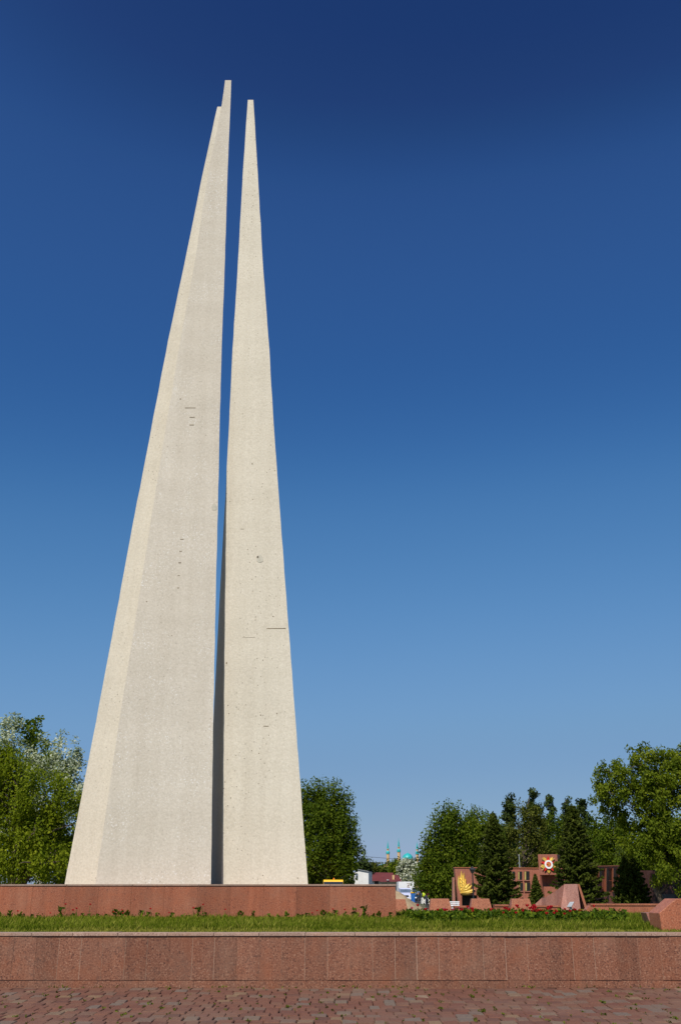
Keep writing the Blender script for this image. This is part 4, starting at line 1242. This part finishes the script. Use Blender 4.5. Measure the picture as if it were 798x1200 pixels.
D = 128
cx = X(492.5, D)
cr = thing('car', 'black car parked beyond the sand heap near the maroon shed', 'car', (cx, D, GROUND))
z0 = gz+.2
side = [(0, 0), (0, .5), (.5, .62), (1.1, .68), (1.7, 1.12), (3.0, 1.16), (3.7, .74), (4.3, .66), (4.35, 0)]
MB().prism([(cx-.83, D+a, z0+b) for a, b in side], [(cx+.83, D+a, z0+b) for a, b in side]).build('body', M['carblack'], cr, bevel=.06)
p = [np.array(q)+np.array([0, -.02, .02]) for q in ((cx-.7, D+1.15, z0+.72), (cx+.7, D+1.15, z0+.72), (cx+.62, D+1.68, z0+1.1), (cx-.62, D+1.68, z0+1.1))]
MB().hexa(p, [q+np.array([0, .03, -.03]) for q in p]).build('windscreen', M['glass_blue'], cr)
for s in (-1, 1):
    MB().box(cx+s*.62-.14, cx+s*.62+.14, D-.03, D+.02, z0+.34, z0+.47).build('headlight', M['white_enamel'], cr)
    for yy in (D+.8, D+3.5): wheel(cr, cx+s*.75, yy, gz+.31, .31, .18)
MB().box(cx-.45, cx+.45, D-.02, D+.01, z0+.1, z0+.28).build('grille', M['black'], cr)

D = 126
bx = X(483.6, D)
bi = thing('wheelie_bin', 'blue bin with a yellow lid standing between the van and the black car', 'bin', (bx, D, GROUND))
zt = Z(1045.6, D)
MB().hexa([(bx-.20, D-.2, gz+.08), (bx+.20, D-.2, gz+.08), (bx+.25, D-.25, zt-.1), (bx-.25, D-.25, zt-.1)], [(bx-.20, D+.2, gz+.08), (bx+.20, D+.2, gz+.08), (bx+.25, D+.25, zt-.1), (bx-.25, D+.25, zt-.1)]).build('body', M['blue'], bi, bevel=.02)
MB().box(bx-.28, bx+.28, D-.29, D+.29, zt-.099, zt+.02).build('lid', M['yellow'], bi, bevel=.02)
for s in (-1, 1): wheel(bi, bx+s*.2, D+.2, gz+.1, .1, .05)

D = 135
kx = X(488.6, D)
ks = thing('kiosk', 'dark blue kiosk right of the white box truck', 'kiosk', (kx, D+3, GROUND))
MB().box(kx-.3, kx+.42, D+3, D+4.2, gz, Z(1041, D)).build('body', M['navy'], ks)
MB().box(kx-.36, kx+.48, D+2.9, D+4.3, Z(1041, D)+.001, Z(1040.2, D)).build('roof', M['black'], ks)
MB().box(kx-.2, kx+.3, D+2.98, D+2.999, gz+1.0, gz+1.5).build('window', M['glass_blue'], ks)
D = 118
shx = X(498.5, D)
sd = thing('shed', 'maroon sheet metal shed half hidden by the weeping birch', 'shed', (shx, D, GROUND))
MB().plate(poly([(493.6, 1042.5), (493.6, 1050.2), (503.4, 1050.2), (501.4, 1042.8)], D)[::-1], D, 2).build('roof', M['maroon'], sd)
MB().box(X(494.2, D), X(503, D), D+.1, D+1.9, gz, Z(1050.3, D)).build('wall', M['offwhite'], sd)

# ------------------------------------------------------------------ houses
D = 172
wh = thing('white_house', 'white walled house with a sloping top edge between the birch and the red roof', 'house', (X(428, D), D, GROUND))
MB().prism([P(419.5, 1019.2, D), (X(419.5, D), D, gz), (X(431.8, D), D, gz), P(431.8, 1021.6, D)], [P(423.5, 1020.2, D+7), (X(423.5, D+7), D+7, gz), (X(436, D+7), D+7, gz), P(436, 1022.6, D+7)]).build('wall', M['offwhite'], wh)
MB().hexa([P(419.2, 1019.1, D-.2)+np.array([0, 0, .004]), P(432.0, 1021.5, D-.2)+np.array([0, 0, .004]), P(432.0, 1020.9, D-.2), P(419.2, 1018.5, D-.2)], [P(423.2, 1020.0, D+7.2), P(436.4, 1022.4, D+7.2), P(436.4, 1021.8, D+7.2), P(423.2, 1019.4, D+7.2)]).build('roof', M['grey'], wh)
wn = MB().plate(poly([(416.8, 1023.5), (416.8, 1030), (419.3, 1030), (419.3, 1023.5)], D+.4)[::-1], D+.4, .1).build('window', M['glass_blue'], wh)
MB().plate(poly([(410, 1022), (410, 1040), (419.45, 1040), (419.45, 1022)], D+.6)[::-1], D+.51, 4).build('annex_wall', M['offwhite'], wh)
D = 182
rh = thing('red_roof_house', 'house with long dark red roof and pale chimney beyond the plinth corner', 'house', (X(453, D), D, GROUND))
MB().box(X(435.5, D), X(471, D), D+.4, D+7, gz, Z(1031.5, D)).build('wall', M['offwhite'], rh)
MB().hexa([P(435, 1032.4, D), P(463, 1032.4, D), P(460.5, 1022.8, D+3.5), P(437, 1022.4, D+3.5)], [P(435, 1032.4, D+7), P(463, 1032.4, D+7), P(460.5, 1022.7, D+3.8), P(437, 1022.3, D+3.8)]).build('roof', M['roof_red'], rh)
MB().hexa([P(445, 1033.4, D-1.6), P(470.8, 1033.2, D-1.6), P(466.5, 1025.2, D+1.5), P(447, 1025.0, D+1.5)], [P(445, 1033, D+5), P(470.8, 1033, D+5), P(466.5, 1025.1, D+1.8), P(447, 1024.9, D+1.8)]).build('roof', M['roof_red'], rh)
MB().box(X(459.8, D), X(462.2, D), D-.6, D-.2, Z(1033, D), Z(1025.6, D)).build('chimney', M['brick_yellow'], rh)
MB().plate(poly([(439, 1032.6), (439, 1036), (443.5, 1036), (443.5, 1032.6)], D)[::-1], D+.36, .03).build('window', M['glass'], rh)
sdh = MB(); sdh.lathe((X(454.5, D-1.5), D-1.75, Z(1031.9, D)), [(.02, -.05), (.2, .0), (.26, .12), (.22, .14), (.0, .03)], 12); sdh.build('satellite_dish', M['white'], rh)

# ------------------------------------------------------------------ mosque
D = 800.0
mq = thing('mosque', 'distant mosque with turquoise dome and three slender sand yellow minarets', 'mosque', (X(478, D), D, GROUND))
ms = thing  # (kept short)
MB().box(X(448, D), X(496, D), D+3, D+26, gz, Z(1013.5, D)).build('prayer_hall', M['brick_yellow'], mq)
MB().box(X(447.6, D), X(496.4, D), D+2.5, D+26.5, Z(1013.4, D), Z(1012.6, D)).build('roof_edge', M['teal'], mq)
dz = Z(1006.4, D); dr = 6.6*D/1233
cxd = X(479.8, D)
MB().lathe((cxd, D+13, Z(1013, D)), [(dr*.92, 0), (dr*.92, dz-Z(1013, D)+.6)], 24).build('drum', M['brick_yellow'], mq)
MB().lathe((cxd, D+13, dz), [(dr*1.02*math.cos(a), dr*1.05*math.sin(a)) for a in np.linspace(0, R(82), 9)] + [(.35, dr*1.09), (.12, dr*1.2), (.1, dr*1.36), (0, dr*1.42)], 24).build('dome', M['teal'], mq, smooth=True)
for (px, tipy, by, Dm) in ((455.2, 985.0, 1000.8, 800), (468.2, 982.0, 998.6, 792), (490.0, 986.2, 1001.2, 800)):
    x = X(px, Dm); k = Dm/1233; c = (x, Dm, 0)
    zz = lambda yy: Z(yy, Dm)
    mn = MB().lathe(c, [(1.75*k, gz), (1.75*k, zz(by+10)), (1.65*k, zz(by))], 12).build('minaret', M['brick_yellow'], mq)
    MB().lathe(c, [(1.5*k, zz(by)), (2.25*k, zz(by-.4)), (2.25*k, zz(by-2.2)), (2.0*k, zz(by-2.6)), (1.4*k, zz(by-3.6)), (0, zz(by-3.6))], 14).build('balcony', M['teal'], mn)
    MB().lathe(c, [(1.15*k, zz(by-3.0)), (1.15*k, zz(by-5.6)), (1.6*k, zz(by-5.7)), (1.6*k, zz(by-6.2)), (0, zz(by-6.2))], 12).build('lantern', M['brick_yellow'], mn)
    MB().lathe(c, [(1.3*k, zz(by-6.21)), (1.15*k, zz(by-7.4)), (.6*k, zz((by-6.2)*.45+tipy*.55)), (.14*k, zz(tipy+1.2)), (.1*k, zz(tipy)), (0, zz(tipy-.3))], 12).build('spire', M['teal'], mn)

# overhead cables on wooden poles hidden in the trees
D = 178
poles = []
for px, lab in ((401, 'wooden utility pole behind the middle birch'), (512, 'wooden utility pole behind the weeping birch')):
    up = thing('utility_pole', lab, 'pole', (X(px, D), D, GROUND))
    zt = Z(1000, D)
    MB().tube([(X(px, D), D, gz), (X(px, D), D, zt)], [.14, .1], 8).build('shaft', M['bark'], up)
    MB().box(X(px, D)-.6, X(px, D)+.6, D-.18, D-.1, zt-.5, zt-.4).build('crossarm', M['bark'], up)
for (ya, yb, lab) in ((1000.8, 1007.5, 'upper thin overhead cable crossing the sky left of the minarets'), (1007.6, 1011.5, 'lower thin overhead cable above the far trees')):
    a = P(401, ya, D-.14); b = P(512, yb, D-.14)
    pts = [a+(b-a)*f-np.array([0, 0, .25*math.sin(math.pi*f)]) for f in np.linspace(0, 1, 14)]
    o = MB().tube(pts, .03, 5).build('overhead_cable', M['black'], origin=tuple(a))
    tag(o, lab, 'cable')

# street beyond the plaza
mb = MB(); mb.box(-80, 80, 120, 168, GROUND-.06, GROUND-.012)
tag(mb.build('road', M['asphalt']), kind='structure')

# ------------------------------------------------------------------ light, sky, camera
w = bpy.data.worlds.new('World'); S.world = w; w.use_nodes = True
t = w.node_tree
bg = t.nodes['Background']
sky = t.nodes.new('ShaderNodeTexSky'); sky.sky_type = 'NISHITA'; sky.sun_disc = False
sky.sun_elevation = SUN_EL; sky.sun_rotation = math.pi + SUN_AZ
sky.altitude = 0; sky.air_density = 1.0; sky.dust_density = .4; sky.ozone_density = 3.0
# deep clear blue: a response curve on the sky's own radiance
STR = .09
pre = t.nodes.new('ShaderNodeVectorMath'); pre.operation = 'SCALE'; pre.inputs['Scale'].default_value = STR
crv = t.nodes.new('ShaderNodeRGBCurve')
for ch, pts in enumerate((
        [(0, 0), (.063, .0125), (.071, .024), (.093, .031), (.133, .070), (.25, .158), (.371, .200), (1, .50)],
        [(0, 0), (.109, .042), (.123, .080), (.159, .113), (.227, .205), (.402, .325), (.539, .350), (1, .60)],
        [(0, 0), (.212, .160), (.236, .255), (.296, .328), (.397, .455), (.591, .570), (.665, .560), (1, .72)])):
    c = crv.mapping.curves[ch]
    while len(c.points) < len(pts): c.points.new(.5, .5)
    for p_, (a, b) in zip(c.points, pts): p_.location = (a, b); p_.handle_type = 'AUTO'
crv.mapping.update()
post = t.nodes.new('ShaderNodeVectorMath'); post.operation = 'SCALE'; post.inputs['Scale'].default_value = 1/STR
t.links.new(sky.outputs[0], pre.inputs[0]); t.links.new(pre.outputs[0], crv.inputs['Color'])
t.links.new(crv.outputs['Color'], post.inputs[0]); t.links.new(post.outputs[0], bg.inputs['Color'])
bg.inputs['Strength'].default_value = .09

sl = bpy.data.lights.new('sun', 'SUN'); sl.energy = 5.0; sl.angle = R(.53); sl.color = (1.0, .955, .88)
so = bpy.data.objects.new('sun', sl); COL.objects.link(so)
so.rotation_euler = SUNV.to_track_quat('Z', 'Y').to_euler(); so.location = (-20, -30, 50)

cam = bpy.data.cameras.new('camera'); co = bpy.data.objects.new('camera', cam); COL.objects.link(co)
cam.sensor_fit = 'VERTICAL'; cam.sensor_height = 36.0; cam.lens = F/1200*36.0
cam.clip_start = .1; cam.clip_end = 6000
co.location = (0, 0, EYE); co.rotation_euler = (math.pi/2 + PITCH, 0, 0)
S.camera = co
S.view_settings.view_transform = 'Standard'; S.view_settings.look = 'None'
S.view_settings.exposure = 0.0; S.view_settings.gamma = 1.0
S.view_settings.use_curve_mapping = False
